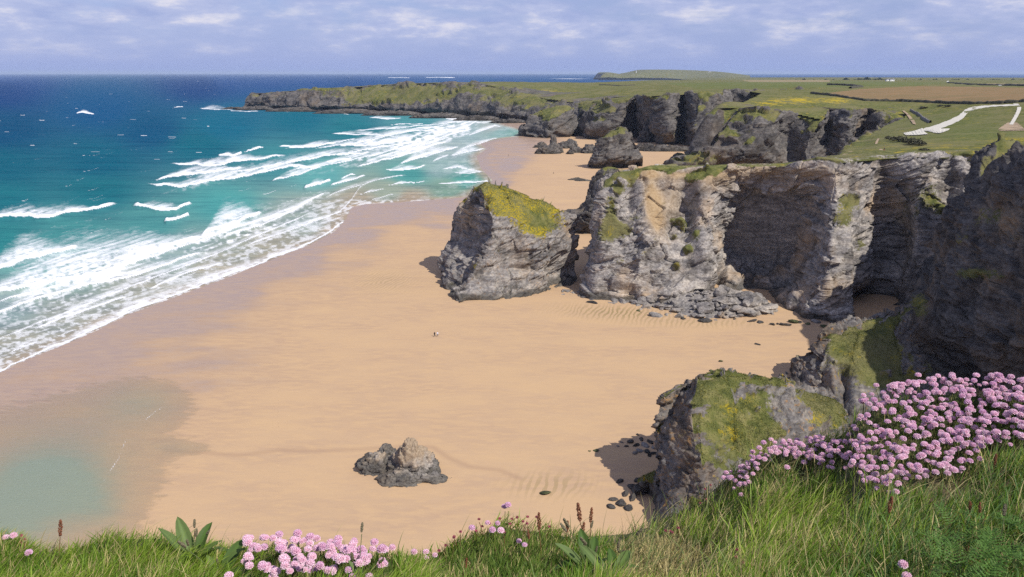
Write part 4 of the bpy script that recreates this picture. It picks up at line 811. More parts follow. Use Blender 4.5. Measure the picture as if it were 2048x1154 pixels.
def vehicle(name, p, L, W, Hh, hood, label, cat, rz, mat):
    o = tag(empty(name, p, rz), label, cat); bm = bmesh.new()
    pr = [(-L/2, .35), (L/2, .35), (L/2, .95 if hood else Hh * .7), (L/2 - hood, 1.0 if hood else Hh), (L/2 - hood - .55, Hh), (-L/2 + (0.5 if hood > .8 else .05), Hh), (-L/2, 1.0)]
    f0 = [bm.verts.new((x, -W/2, z)) for x, z in pr]; f1 = [bm.verts.new((x, W/2, z)) for x, z in pr]; n = len(pr)
    bm.faces.new(f0); bm.faces.new(f1[::-1])
    for i in range(n): bm.faces.new((f0[(i+1) % n], f0[i], f1[i], f1[(i+1) % n]))
    bmesh.ops.bevel(bm, geom=bm.edges[:], offset=.06, segments=2, affect='EDGES'); bm_obj('body', bm, mat, o)
    for sx in (-L * .31, L * .31):
        for sy in (-1, 1): cone('wheel', (sx, sy * W * .5 - .1, .33), .33, .33, .2, M_RUBBER, o, 16, Matrix.Rotation(math.pi/2, 4, 'X'))
    for sy in (-1, 1): box('window', (-.2, sy * (W/2 + .005), Hh * .76), (L * .5, .03, Hh * .26), M_GLASS, o)
    bm = bmesh.new(); add_box(bm, (L/2 - hood - .25, 0, Hh * .78), (.04, W * .85, .5)); bm_obj('windscreen', bm, M_GLASS, o)
    return o
for u_, v_, L, W, Hh, hood, lb, rz in [(1895, 164, 8.6, 2.6, 3.6, .5, 'white camper van standing on the clifftop road near the skyline', .3), (2000, 172, 4.6, 1.9, 1.7, 1.0, 'white car on the clifftop road right of the camper van', -.3), (1926, 168.5, 4.4, 1.8, 1.5, 1.0, 'small silver car half hidden by the hedge bank beside the camper van', .2)]:
    q = ground_hit(u_, v_); vehicle('camper_van' if L > 6 else 'parked_car', q, L, W, Hh, hood, lb, 'van' if L > 6 else 'car', rz, M_WHITE if L > 6 or u_ > 1950 else M_STEEL)

# --- clifftop paths, hedge banks, walls, fence, bushes
def strip_path(name, pts, mat, lift=0.25, kind='structure'):
    pts = np.array(pts, float); n = 90; pts = hermite(np.arange(len(pts)), pts, np.linspace(0, len(pts) - 1, n)); pts += .35 * np.sin(np.arange(n)[:, None] * (1.7, .9, 2.1, 1.3)); t = np.arange(n); i = np.arange(n)
    a = [ground_hit(np.interp(k_, i, pts[:, 0]), np.interp(k_, i, pts[:, 1])) for k_ in t]; b = [ground_hit(np.interp(k_, i, pts[:, 2]), np.interp(k_, i, pts[:, 3])) for k_ in t]
    rows = [np.array(a) * (1 - f) + np.array(b) * f for f in (0, .25, .5, .75, 1)]
    V_ = np.stack(rows); V_[..., 2] = hp(V_.reshape(-1, 3)[:, :2]).reshape(V_.shape[:2]) + lift
    o = link(name, mesh_np(name, V_.reshape(-1, 3), grid_faces(5, n)), mat); o['kind'] = kind; return o
M_GRAVEL = plain('pale_gravel', (0.56, 0.53, 0.46), .9, .08, .5, .1); M_EARTH = plain('worn_earth', (0.36, 0.27, 0.18), .95, .2, .6, .1)
strip_path('path', [(2035, 209, 2035, 212), (1985, 211, 1985, 214), (1950, 214, 1953, 219), (1932, 219, 1936, 226), (1915, 233, 1924, 239), (1880, 248, 1892, 254), (1850, 257, 1862, 264), (1832, 263, 1870, 262)], M_GRAVEL)
strip_path('path', [(1845, 257, 1856, 269), (1826, 263, 1832, 271), (1806, 267, 1812, 271)], M_GRAVEL, .3); strip_path('path', [(1850, 258, 1868, 266), (1880, 258, 1880, 267), (1900, 258, 1897, 261)], M_GRAVEL, .28)
strip_path('path', [(2026, 208, 2036, 208), (2034, 215, 2042, 215), (2032, 225, 2040, 225), (2024, 240, 2032, 240), (2018, 250, 2026, 250)], M_GRAVEL); strip_path('path', [(2015, 246, 2034, 246), (1996, 260, 2048, 258), (2010, 263, 2048, 262)], M_EARTH, .2)
strip_path('path', [(1804, 222, 1808, 222), (1812, 229, 1817, 229), (1820, 240, 1828, 241), (1826, 249, 1832, 250)], M_EARTH)
strip_path('path', [(1755, 278, 1759, 278), (1750, 288, 1755, 288), (1752, 295, 1759, 296), (1760, 302, 1770, 304)], M_EARTH); strip_path('path', [(1712, 299, 1718, 299), (1690, 308, 1700, 309), (1682, 313, 1690, 314)], M_EARTH)
k = Mat('hedge_bank'); nb_ = k.noise(0.5, 5, .7); k.set(Base_Color=k.ramp(nb_, [(0.3, (0.025, 0.024, 0.018)), (0.55, (0.055, 0.052, 0.032)), (0.75, (0.12, 0.11, 0.07))]), Roughness=.95); M_HEDGE = k.m
def bank(name, pts, hgt, wid, label, cat, mat=M_HEDGE, seed=0):
    pts = np.array(pts, float); n = max(24, int(abs(pts[-1, 0] - pts[0, 0]) / 2.5)); t = np.linspace(0, len(pts) - 1, n); i = np.arange(len(pts))
    c = np.array([ground_hit(np.interp(a, i, pts[:, 0]), np.interp(a, i, pts[:, 1])) for a in t]); tg = np.gradient(c[:, :2], axis=0); nn = np.stack([-tg[:, 1], tg[:, 0]], -1); nn /= np.linalg.norm(nn, axis=-1, keepdims=True) + 1e-9
    org = c[n // 2].copy(); rows = []
    for off, hh in ((-1, -.5), (-.8, .55), (-.35, 1.0), (.35, 1.0), (.8, .5), (1, -.5)):
        q = c.copy(); q[:, :2] += nn * (off * wid / 2); q[:, 2] += hh * hgt; q += np.stack([fbm(q / 3.1, 3, seed + m_) for m_ in range(3)], -1) * hgt * (.30 if hh > 0 else 0); rows.append(q)
    V_ = np.stack(rows) - org; o = link(name, mesh_np(name, V_.reshape(-1, 3), grid_faces(6, n)), mat, loc=org); return tag(o, label, cat)
bank('hedge_bank', [(1622, 187), (1660, 191), (1690, 196), (1730, 202), (1770, 203), (1830, 204), (1900, 207), (1950, 208), (2000, 207), (2060, 203)], 2.2, 3.5, 'dark hedge bank along the near edge of the ploughed clifftop field', 'hedge bank', seed=2)
bank('hedge_bank', [(1655, 170), (1690, 171), (1725, 174), (1700, 177)], 2.5, 5, 'short dark hedge bank at the left corner of the ploughed field', 'hedge bank', seed=3)
bank('hedge_bank', [(1895, 166), (1940, 169.5), (1980, 171), (2060, 173)], 3, 6, 'dark hedge bank running beside the clifftop road below the camper van', 'hedge bank', seed=4)
bank('hedge_bank', [(1200, 170), (1240, 172), (1270, 171)], 2.0, 8, 'far thin dark hedge on the green land left of the lighthouse headland', 'hedge bank', seed=5)
bank('stone_wall', [(1822, 222), (1836, 229), (1850, 240), (1860, 246)], 1.6, 1.8, 'short tumbledown stone wall beside the dirt track on the green slope', 'stone wall', plain('wall_stone', (0.16, 0.15, 0.14), .9, .6, .8), 6)
fr = ground_hit(1745, 265); fo_ = tag(empty('fence', fr), 'short post and rail fence at the head of the dark gully', 'fence')
M_POST = plain('weathered_wood', (0.13, 0.12, 0.11), .9, .3)
for i in range(13):
    q = ground_hit(1732 + i * 2.4, 266 - i * .25) - fr
    if i == 0:
        bm = bmesh.new(); add_box(bm, (0, 0, .7), (.28, .28, 2.2)); post = bm_obj('post', bm, M_POST, fo_, loc=q)
    else: o = post.copy(); C.objects.link(o); o.location = q
qa, qb = ground_hit(1732, 266) - fr, ground_hit(1760.8, 263) - fr; ln_ = np.linalg.norm(qb - qa)
for zz_ in (.7, 1.4):
    o = box('rail', (0, 0, 0), (ln_, .1, .12), M_POST, fo_); o.location = Vector((qa + qb) / 2) + Vector((0, 0, zz_)); o.rotation_euler = Vector(qb - qa).to_track_quat('X', 'Z').to_euler()

# --- bushes and far trees: leaf clumps on a short stem
k = Mat('bush_leaves'); oi = k.n('ShaderNodeObjectInfo'); k.set(Base_Color=k.mix(k.noise(1.2, 4, .7), (0.035, 0.04, 0.02), (0.10, 0.09, 0.05)), Roughness=.9); M_BUSH = k.m
k = Mat('tree_leaves'); k.set(Base_Color=k.mix(k.noise(.3, 4, .7), (0.02, 0.032, 0.018), (0.05, 0.07, 0.03)), Roughness=.9); M_TREE = k.m; M_BARK = plain('bark', (0.07, 0.055, 0.04), .9)
def leafy(seed, n, leaf):
    g = np.random.default_rng(seed); d = g.normal(size=(n, 3)); d /= np.linalg.norm(d, axis=1, keepdims=True); r = g.random(n) ** .35
    lump = 1 + .35 * np.sin(d[:, 0] * 4 + seed) * np.cos(d[:, 1] * 5 - seed); c = d * (r * lump)[:, None]; c[:, 2] = np.abs(c[:, 2]) * .8
    a = g.normal(size=(n, 3)); a /= np.linalg.norm(a, axis=1, keepdims=True); b = np.cross(a, g.normal(size=(n, 3))); b /= np.linalg.norm(b, axis=1, keepdims=True)
    s_ = leaf * g.uniform(.6, 1.3, n)[:, None]; V_ = np.stack([c - a * s_ - b * s_ * .5, c + a * s_ * .2 - b * s_ * .7, c + a * s_, c - a * s_ * .3 + b * s_ * .8], 1).reshape(-1, 3)
    return mesh_np('foliage', V_, np.arange(n * 4).reshape(-1, 4))
BUSH = [leafy(i, 420, .16) for i in range(3)]; 
for me in BUSH: me.materials.append(M_BUSH)
TREE = [leafy(10 + i, 260, .22) for i in range(3)]
for me in TREE: me.materials.append(M_TREE)
def plant(name, q, sx, sz, me, label, cat, group, crown='foliage', trunk='stem', th=.25):
    o = tag(empty(name, q, random.uniform(0, 6)), label, cat, group); c_ = bpy.data.objects.new(crown, me); C.objects.link(c_); c_.parent = o; c_.scale = (sx, sx * random.uniform(.7, 1.1), sz); c_.location = (0, 0, th * sz)
    bm = bmesh.new(); add_cone(bm, (0, 0, -.4), sx * .1, sx * .05, th * sz + .4 + sz * .5, 7); bm_obj(trunk, bm, M_BARK, o); return o
for i, (u_, v_, sx, sz) in enumerate([(1776, 279, 2.2, 1.5), (1787, 281, 2.6, 1.6), (1797, 283, 3.0, 2.2), (1806, 283, 2.6, 2.0), (1818, 288, 2.6, 2.0), (1828, 289, 3.6, 2.6), (1838, 291, 2.8, 1.8), (1880, 213, 3, 1.4), (1895, 214, 3, 1.5), (1846, 217, 4, 1.5), (1848, 302, 2.2, .9)]):
    plant('bush', ground_hit(u_, v_), sx, sz, BUSH[i % 3], 'low dark thorn bush in the line of scrub below the white path' if i < 7 else 'low dark clump of scrub on the slope near the white path' if i < 10 else 'small dark bush on the turf right above the cove cliff edge', 'bush', 'thorn scrub by the white path' if i < 7 else 'scrub below the field hedge' if i < 10 else None)
for i in range(34):
    u_ = 1560 + i * 15 + random.uniform(-7, 7); y_ = random.uniform(3600, 4400); x_ = at_y(u_, 160, y_)[0]; big = 1.5 if 8 < i < 16 else 1.0
    plant('tree', np.array([x_, y_, 85 - y_ * .0098 + random.uniform(-2, 0)]), random.uniform(9, 17) * big, random.uniform(7, 12) * big, TREE[i % 3], 'dark windswept tree in the far hedge line along the land skyline', 'tree', 'trees along the far skyline', 'crown', 'trunk', .2)

# ------------------------------------------------------------------ boulders and beach rocks
def boulder_mesh(seed, flat=0.7, sub=2, cuts=9):
    g = np.random.default_rng(seed); bm = bmesh.new(); bmesh.ops.create_icosphere(bm, subdivisions=sub, radius=1.0)
    co = np.array([v.co[:] for v in bm.verts]); pl = g.normal(size=(cuts, 3)); pl /= np.linalg.norm(pl, axis=1, keepdims=True); dd = g.uniform(.5, .85, cuts)
    for n_, d_ in zip(pl, dd):
        t = co @ n_ - d_; co = co - np.where(t > 0, t, 0)[:, None] * n_
    co = co * (1 + .07 * fbm(co * 2.2 + seed, 2, seed)[:, None]) * g.uniform(.8, 1.25, 3); co[:, 2] *= flat
    for v, c_ in zip(bm.verts, co): v.co = c_
    me = bpy.data.meshes.new('boulder'); bm.to_mesh(me); bm.free(); return me
BM = [boulder_mesh(100 + i, [.6, .75, .9, .55][i % 4]) for i in range(10)]
for i, me in enumerate(BM):
    me.materials.append(M_BOULDER); n_ = len(me.vertices); at = me.attributes.new('turf', 'FLOAT', 'POINT'); at.data.foreach_set('value', np.full(n_, -.6, np.float32))
BMW = [m_.copy() for m_ in BM]; BMG = [m_.copy() for m_ in BM]
M_ALGAE = plain('algae_rock', (0.055, 0.062, 0.022), .8, .6, 1.4)
for m_ in BMW: m_.materials[0] = M_WET
for m_ in BMG: m_.materials[0] = M_ALGAE
def boulder(q, r, label, group=None, kind='dry', squash=1.0, name='boulder', rz=None):
    lib = {'dry': BM, 'wet': BMW, 'green': BMG}[kind]; o = bpy.data.objects.new(name, random.choice(lib)); C.objects.link(o)
    o.location = (q[0], q[1], q[2] + r * .22); o.rotation_euler = (random.uniform(-.25, .25), random.uniform(-.25, .25), random.uniform(0, 6.28) if rz is None else rz); o.scale = (r * random.uniform(.9, 1.3), r * random.uniform(.75, 1.05), r * random.uniform(.7, 1.0) * squash)
    return tag(o, label, 'boulder' if name == 'boulder' else 'rock', group)
# rubble apron at the foot of the cove cliff
SCREE = cols([[(1120, 592), (1124, 586, 306), (1130, 576, 312)], [(1160, 604), (1162, 596, 300), (1168, 584, 308)], [(1220, 616), (1225, 608, 292), (1235, 598, 297)], [(1280, 628), (1285, 615, 287), (1295, 592, 293)],
              [(1340, 640), (1348, 618, 281), (1352, 584, 290)], [(1400, 646), (1404, 616, 278), (1412, 580, 292)], [(1450, 644), (1452, 610, 279), (1452, 572, 296)], [(1500, 638), (1505, 612, 279), (1500, 588, 293)], [(1542, 630), (1540, 620, 282), (1545, 606, 288)]])
Gs, t_, tq_ = resample(SCREE, 160, 40); Ps = Gs.reshape(-1, 3).copy(); Ps[:, 2] += .5 * facets(Ps / 1.8, 7) + .4 * facets(Ps / .8, 8) - .35
o = link('scree', mesh_np('scree', Ps, grid_faces(40, 160), None, {'turf': np.full(len(Ps), -.6), 'soil': np.zeros(len(Ps))}), M_BOULDER); o['kind'] = 'structure'
cnt = 0
while cnt < 270:
    i, j = int(rng.random() ** .85 * 38), int(rng.integers(0, 160)); 
    if j < 40 and rng.random() < .4: continue
    q = Gs[i, j]; r = min(2.8, 0.55 + rng.exponential(.55)) * (1.15 if j > 60 else .8); wetk = i < 5 and rng.random() < .65
    if wetk: boulder(q, r * .85, 'dark weedy boulder along the sandy toe of the rubble below the cove cliff', 'weedy boulders at the toe of the rubble', 'wet' if rng.random() < .7 else 'green')
    else: boulder(q, r, 'grey angular boulder in the rubble heap at the foot of the cove cliff', 'boulders heaped below the cove cliff')
    cnt += 1
for _ in range(16):
    i, j = int(rng.integers(6, 34)), int(rng.integers(105, 158)); boulder(Gs[i, j], rng.uniform(2.6, 4.2), 'big tilted slab in the rubble heap before the dark alcove', 'big slabs in the rubble heap', 'dry', .7)
def scatter(pts, label, group, kind):
    for u_, v_, r in pts: boulder(at_z(u_, v_, .45), r, label, group, kind() if callable(kind) else kind, .75)
scatter([(1545, 650, 1.5), (1556, 649, .9), (1563, 649, 1.0), (1573, 651, 1.7), (1586, 645, 2.0), (1597, 646, 1.3), (1615, 649, 1.0), (1505, 643, 1.6), (1520, 646, 1.2)], 'dark mossy boulder in the short row on the sand before the shaded cave', 'mossy boulders before the cave', lambda: random.choice(('wet', 'green')))
boulder(at_z(1631, 645, .4), 1.9, 'pale rounded boulder at the cave mouth, right end of the mossy row')
boulder(at_z(1648, 655, .4), 1.7, 'bright green weedy boulder in the shade at the cave mouth', None, 'green')
for u_, v_, r in [(1668, 660, 2.4), (1690, 664, 2.0), (1710, 660, 1.6)]: boulder(at_z(u_, v_, .3), r, 'boulder lying in deep shade inside the cave mouth', 'boulders inside the cave mouth', 'wet')
for (u_, v_, r, kd, lb) in [(1441, 723, .95, 'green', 'lone flat mossy stone on the open sand above the grassy fin'), (1424, 743, .8, 'green', 'smaller mossy stone on the sand just above the grassy fin crest'), (1516, 690, 1.0, 'wet', 'half buried flat stone in the sand between the cave and the fins'),
    (1091, 987, 1.15, 'green', 'single dark mossy stone on the sand right of the weathered beach rock'), (1192, 902, .75, 'green', 'dark mossy stone on the sand left of the scattered rocks beside the grassy fin'), (1179, 903, .5, 'green', 'small mossy stone just left of a larger mossy one on the sand')]:
    boulder(at_z(u_, v_, .45), r, lb, None, kd, .6)
scatter([(1612, 720, 1.5), (1598, 733, 1.2), (1604, 741, 1.3), (1592, 750, 1.4), (1580, 760, 1.2), (1573, 748, .7), (1587, 738, .6), (1622, 700, 1.0)], 'grey boulder in the little pile under the craggy fin on the sand side', 'boulders below the craggy fin', lambda: random.choice(('dry', 'wet')))
scatter([(1262, 884, 1.1), (1272, 892, 1.0), (1283, 880, .9), (1290, 892, 1.2), (1300, 885, 1.2), (1310, 896, 1.1), (1318, 886, 1.2), (1253, 893, .7), (1244, 886, .5), (1236, 893, .5), (1280, 903, .9), (1295, 904, 1.0), (1308, 908, 1.0), (1322, 900, 1.2), (1270, 907, .8), (1275, 870, .6), (1330, 890, 1.2), (1300, 912, .8)], 'dark weedy rock in the scatter on the sand beside the grassy fin', 'rocks scattered beside the grassy fin', lambda: random.choice(('wet', 'dry', 'wet')))
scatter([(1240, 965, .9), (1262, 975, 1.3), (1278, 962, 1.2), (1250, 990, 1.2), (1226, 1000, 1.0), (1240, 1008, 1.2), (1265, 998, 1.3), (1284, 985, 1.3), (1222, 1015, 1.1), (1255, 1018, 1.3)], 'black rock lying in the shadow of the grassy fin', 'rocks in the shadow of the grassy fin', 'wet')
for _ in range(70):
    u_ = rng.choice([rng.normal(1215, 25), rng.normal(1240, 60)]); v_ = rng.normal(905, 28)
    if u_ < 1320: 
        o = boulder(at_z(u_, v_, .42), rng.uniform(.07, .17), 'white pebble on the sand beside the grassy fin', 'white pebbles beside the grassy fin', 'dry', .8, 'pebble'); o['category'] = 'pebble'
# weathered beach rock: one mass of several lumps
def lump_rock(name, lumps, ref, label, amp, mat, seed, cat='rock'):
    """each lump: (u, v, z, rx, ry, rz) with the pixel at the level z"""
    org = at_z(ref[0], ref[1], 0.0); bm_v = []; bm_f = []; off = 0; tf_all = []
    for n_, (u_, v_, z_, rx, ry, rz_) in enumerate(lumps):
        nr, nc = 46, 84; th = np.linspace(.02, math.pi * .62, nr)[:, None]; ph = np.linspace(0, 2 * math.pi, nc, endpoint=False)[None]
        c = at_z(u_, v_, z_) - org; sq = lambda a, p: np.sign(a) * np.abs(a) ** p
        X_ = np.stack([rx * sq(np.sin(th), .8) * sq(np.cos(ph), .65), ry * sq(np.sin(th), .8) * sq(np.sin(ph), .65), rz_ * sq(np.cos(th), 1.45) + 0 * ph], -1)
        N_ = X_ / (np.linalg.norm(X_, axis=-1, keepdims=True) + 1e-9); wpos = (X_ + c + org).reshape(-1, 3)
        D_ = amp * (1.0 * fbm(wpos / 2.6, 3, seed + n_) + 1.2 * facets(strata(wpos, 1.6) / 1.9, seed + 9 + n_) + .6 * facets(strata(wpos, 2.2) / .8, seed + 19 + n_) + .22 * facets(wpos / .35, seed + 29)).reshape(nr, nc)
        V_ = (X_ + N_ * D_[..., None] + c).reshape(-1, 3); top = len(V_); V_ = np.concatenate([V_, V_[:nc].mean(0)[None]])
        bm_v.append(V_); f_ = grid_faces(nr, nc, True)[:, ::-1] + off; bm_f.append(f_); bm_f.append(np.stack([np.arange(nc) + off, (np.arange(nc) + 1) % nc + off, np.full(nc, top + off), np.full(nc, top + off)], -1)); off += len(V_)
    Vn = np.concatenate(bm_v); Fn = np.concatenate(bm_f); q4 = Fn[Fn[:, 2] != Fn[:, 3]]; t3 = Fn[Fn[:, 2] == Fn[:, 3]][:, :3]
    o = link(name, mesh_np(name, Vn, q4, t3, {'turf': np.full(len(Vn), -.6), 'soil': .6 * sstep(2.2, 5.0, Vn[:, 2] + fbm(Vn / 1.5, 2, 3)) if amp < .7 else np.zeros(len(Vn))}), mat, loc=org); return tag(o, label, cat)
k = rock_mat('beach_rock_stone', 1.5, .15, tide=True, scale=2.6); M_BROCK = k
lump_rock('beach_rock', [(822, 940, .2, 5.6, 4.2, 5.0), (822, 936, 2.0, 2.5, 2.1, 7.0), (842, 938, .8, 4.2, 2.8, 4.2), (752, 938, .4, 4.0, 3.6, 3.4), (775, 912, .3, 2.4, 1.8, 2.2), (800, 965, .2, 4.6, 2.6, 2.4), (850, 962, .2, 4.4, 2.0, 1.9), (895, 960, .1, 2.0, 1.0, .8), (735, 930, .3, 2.0, 1.6, 1.8)], (820, 950),
          'weathered pale topped rock standing alone on the lower beach', .62, M_BROCK, 201)
lump_rock('beach_rock', [(1095, 308, 0, 14, 6, 9), (1106, 303, 2, 4.5, 4, 19), (1110, 306, 0, 9, 5, 9)], (1097, 308), 'pinnacled rock on the far sand between the far stacks', 1.3, M_FAR, 211)
lump_rock('beach_rock', [(1132, 297, 0, 12, 6, 8), (1142, 295, 0, 8, 5, 9)], (1135, 297), 'long low rock right behind the pinnacled rock on the far sand', 1.1, M_FAR, 213)
lump_rock('beach_rock', [(1152, 306, 0, 9, 5, 7), (1140, 309, 0, 4, 3, 4)], (1152, 306), 'low rounded rock between the pinnacled rock and the lone dark stack', .9, M_FAR, 215)
lump_rock('beach_rock', [(1180, 307, 0, 9, 6, 10)], (1180, 307), 'blocky rock just left of the lone dark stack', 1.1, M_FAR, 217)
lump_rock('beach_rock', [(1084, 294, 0, 6, 5, 6), (1075, 296, 0, 5, 3, 3)], (1084, 294), 'small dark rock left behind the pinnacled rock', .9, M_FAR, 219)
lump_rock('beach_rock', [(1154, 361, 0, 8, 2.8, 2.0), (1168, 363, 0, 8, 2.8, 1.6)], (1160, 362), 'flat dark rock ledge on the sand below the lone dark stack', .5, M_FAR, 221)
lump_rock('beach_rock', [(1290, 302, 0, 14, 6, 8), (1330, 303, 0, 26, 7, 7), (1375, 303, 0, 24, 7, 5)], (1330, 303), 'long grey rock ledge between the lone dark stack and the far cliff foot', 1.4, M_FAR, 223)
lump_rock('beach_rock', [(1297, 280, 2, 9, 7, 26), (1288, 285, 0, 8, 6, 16)], (1292, 286), 'short pointed rock leaning by the far cliff right behind the lone dark stack', 1.8, M_FAR, 225)
lump_rock('rock_ledge', [(470, 218, 0, 30, 10, 4), (520, 220, 0, 60, 12, 8), (600, 223, 0, 80, 14, 9), (700, 227, 0, 80, 14, 9), (790, 231, 0, 70, 14, 9), (880, 236, 0, 60, 12, 9), (960, 241, 0, 50, 10, 8), (1020, 246, 0, 36, 8, 6)], (700, 228), 'dark wave washed rock ledge along the foot of the grassy headland', 2.6, M_FAR, 231)

# ------------------------------------------------------------------ people
M_SKIN = plain('skin', (0.45, 0.28, 0.2), .6, .05); M_HAIR = plain('dark_hair', (0.03, 0.022, 0.018), .8)
def skin_mesh(name, pts, edges, rad, mat, parent, sub=1):
    me = bpy.data.meshes.new(name); me.from_pydata(pts, edges, []); o = link(name, me, mat, parent)
    o.modifiers.new('skin', 'SKIN'); o.modifiers.new('sub', 'SUBSURF').render_levels = sub
    for v, r in zip(me.skin_vertices[0].data, rad): v.radius = (r, r)
    me.skin_vertices[0].data[0].use_root = True; return o
def person(q, rz, jacket, legs, label, stride=.16):
    o = tag(empty('person', q, rz), label, 'person'); s = stride
    skin_mesh('body', [(0, 0, .95), (0, 0, 1.15), (0, 0, 1.38), (0, 0, 1.50), (0, .01, 1.60), (0, .02, 1.72), (.19, 0, 1.40), (.24, .04, 1.14), (.24, .12, .90), (-.19, 0, 1.40), (-.24, -.03, 1.14), (-.24, .02, .88), (.09, 0, .90), (.10, s * .5, .48), (.10, s * .6, .07), (.10, s * .6 + .14, .04), (-.09, 0, .90), (-.10, -s * .3, .48), (-.10, -s, .09), (-.10, -s + .13, .04)],
        [(0, 1), (1, 2), (2, 3), (3, 4), (4, 5), (2, 6), (6, 7), (7, 8), (2, 9), (9, 10), (10, 11), (0, 12), (12, 13), (13, 14), (14, 15), (0, 16), (16, 17), (17, 18), (18, 19)],
        [.12, .12, .14, .055, .095, .08, .06, .045, .035, .06, .045, .035, .085, .06, .045, .04, .085, .06, .045, .04], M_SKIN, o)
    skin_mesh('jacket', [(0, 0, .98), (0, 0, 1.18), (0, 0, 1.39), (.19, 0, 1.41), (.245, .04, 1.14), (.245, .11, .94), (-.19, 0, 1.41), (-.245, -.03, 1.14), (-.245, .02, .92), (0, 0, .86)], [(0, 1), (1, 2), (2, 3), (3, 4), (4, 5), (2, 6), (6, 7), (7, 8), (0, 9)], [.165, .16, .175, .085, .065, .055, .085, .065, .055, .17], jacket, o)
    skin_mesh('trousers', [(0, 0, .92), (.10, 0, .86), (.10, s * .5, .48), (.10, s * .6, .12), (-.10, 0, .86), (-.10, -s * .3, .48), (-.10, -s, .13)], [(0, 1), (1, 2), (2, 3), (0, 4), (4, 5), (5, 6)], [.14, .11, .08, .065, .11, .08, .065], legs, o)
    skin_mesh('hair', [(0, -.01, 1.73), (0, -.05, 1.66)], [(0, 1)], [.105, .09], M_HAIR, o)
    return o
M_BLACK = plain('black_cloth', (0.025, 0.025, 0.03), .9); M_WHT = plain('white_cloth', (0.75, 0.76, 0.85), .9, .05); M_RED = plain('red_cloth', (0.42, 0.05, 0.04), .9); M_NAVY = plain('navy_cloth', (0.04, 0.05, 0.09), .9)
person(at_z(869.3, 673.2, .55), 2.6, M_BLACK, M_NAVY, 'walker in a dark jacket on the wide sand, left of the pair')
person(at_z(875.2, 673.0, .55), 2.9, M_WHT, M_NAVY, 'walker in a white jacket on the wide sand, right of the pair', .2)
person(at_z(1107, 348, .5), .5, M_BLACK, M_BLACK, 'tiny lone walker in black on the far sand left of the promontory tip')
person(at_z(1017, 312, .5), .5, M_NAVY, M_BLACK, 'tiny lone walker in navy on the wet sand near the far surf')
person(ground_hit(1768, 303) + (0, 0, .15), .8, M_BLACK, M_RED, 'walker in black and red on the earth path above the cove cliff')

# ------------------------------------------------------------------ the near clifftop: turf, thrift, plantain, sorrel
EU = np.array([-700, -200, 0, 60, 130, 200, 330, 450, 560, 700, 850, 920, 1000, 1080, 1150, 1250, 1340, 1400, 1450, 1520, 1600, 1680, 1720, 1780, 1880, 2048, 2300, 2900], float)
EV = np.array([1190, 1100, 1068, 1098, 1100, 1074, 1074, 1098, 1102, 1108, 1112, 1078, 1046, 1054, 1070, 1070, 1036, 1000, 958, 908, 896, 872, 832, 798, 790, 796, 790, 815], float)
EY = np.array([2.3, 2.25, 2.2, 2.2, 2.2, 2.2, 2.2, 2.2, 2.1, 2.15, 2.3, 2.2, 2.25, 2.3, 2.4, 2.6, 2.75, 2.8, 2.8, 2.75, 2.75, 2.7, 2.6, 2.65, 2.65, 2.5, 2.4, 2.2], float)
def turf_point(u, v):
    u = np.asarray(u, float); v = np.asarray(v, float); ve = np.interp(u, EU, EV); ye = np.interp(u, EU, EY); yb = np.interp(u, [-200, 900, 1500, 2048], [1.72, 1.65, 1.55, 1.5])
    t = np.clip((v - ve) / (1190 - ve), -0.1, 2.2); y = ye + (yb - ye) * np.where(t < 1, t, 1 + (t - 1) * .8)
    p = at_y(u, v, np.clip(y, .55, None)); return p
bu = np.arange(-700, 2901, 9.0); bv = np.linspace(0, 1, 60)
rows = []; ve = np.interp(bu, EU, EV)
for t in bv: rows.append(turf_point(bu, ve + t * (1560 - ve)))
G = np.stack(rows); bump_ = .018 * fbm(G.reshape(-1, 3) * 4.5, 4, 3).reshape(G.shape[:2]) + .03 * np.clip(fbm(G.reshape(-1, 3) * 1.6, 2, 9).reshape(G.shape[:2]), -.6, .2)
G[..., 2] += np.where(np.arange(60)[:, None] < 2, bump_ * .4 - .008, bump_ - .012)
edge = G[0]; rim = []
for dy, dz in ((.06, -.07), (.16, -.22), (.4, -.75), (.9, -2.2), (2.2, -6), (5, -14), (12, -32), (26, -60), (38, -87)):
    q = edge.copy(); f_ = (edge[:, 1] + dy) / edge[:, 1]; q[:, 0] = edge[:, 0] * f_; q[:, 1] = edge[:, 1] * f_; q[:, 2] = edge[:, 2] + dz
    q += (np.stack([fbm(q / 3 + 9 * m_, 3, m_) for m_ in range(3)], -1) * min(1.5, .12 * dy)); rim.append(q)
Gt = np.concatenate([np.stack(rim[::-1]), G]); 
k = Mat('turf_soil'); n_ = k.noise(9, 5, .7); n2_ = k.noise(2.5, 4, .6)
k.set(Base_Color=k.mix(k.step(n2_, .4, .65), k.ramp(n_, [(.3, (.022, .030, .010)), (.7, (.075, .085, .028))]), k.ramp(n_, [(.3, (.05, .035, .02)), (.7, (.17, .13, .07))])), Roughness=.95); k.bump(n_, .6, .02)
nearland = link('near_cliff', mesh_np('near_cliff', Gt.reshape(-1, 3), grid_faces(*Gt.shape[:2])), k.m); nearland['kind'] = 'structure'

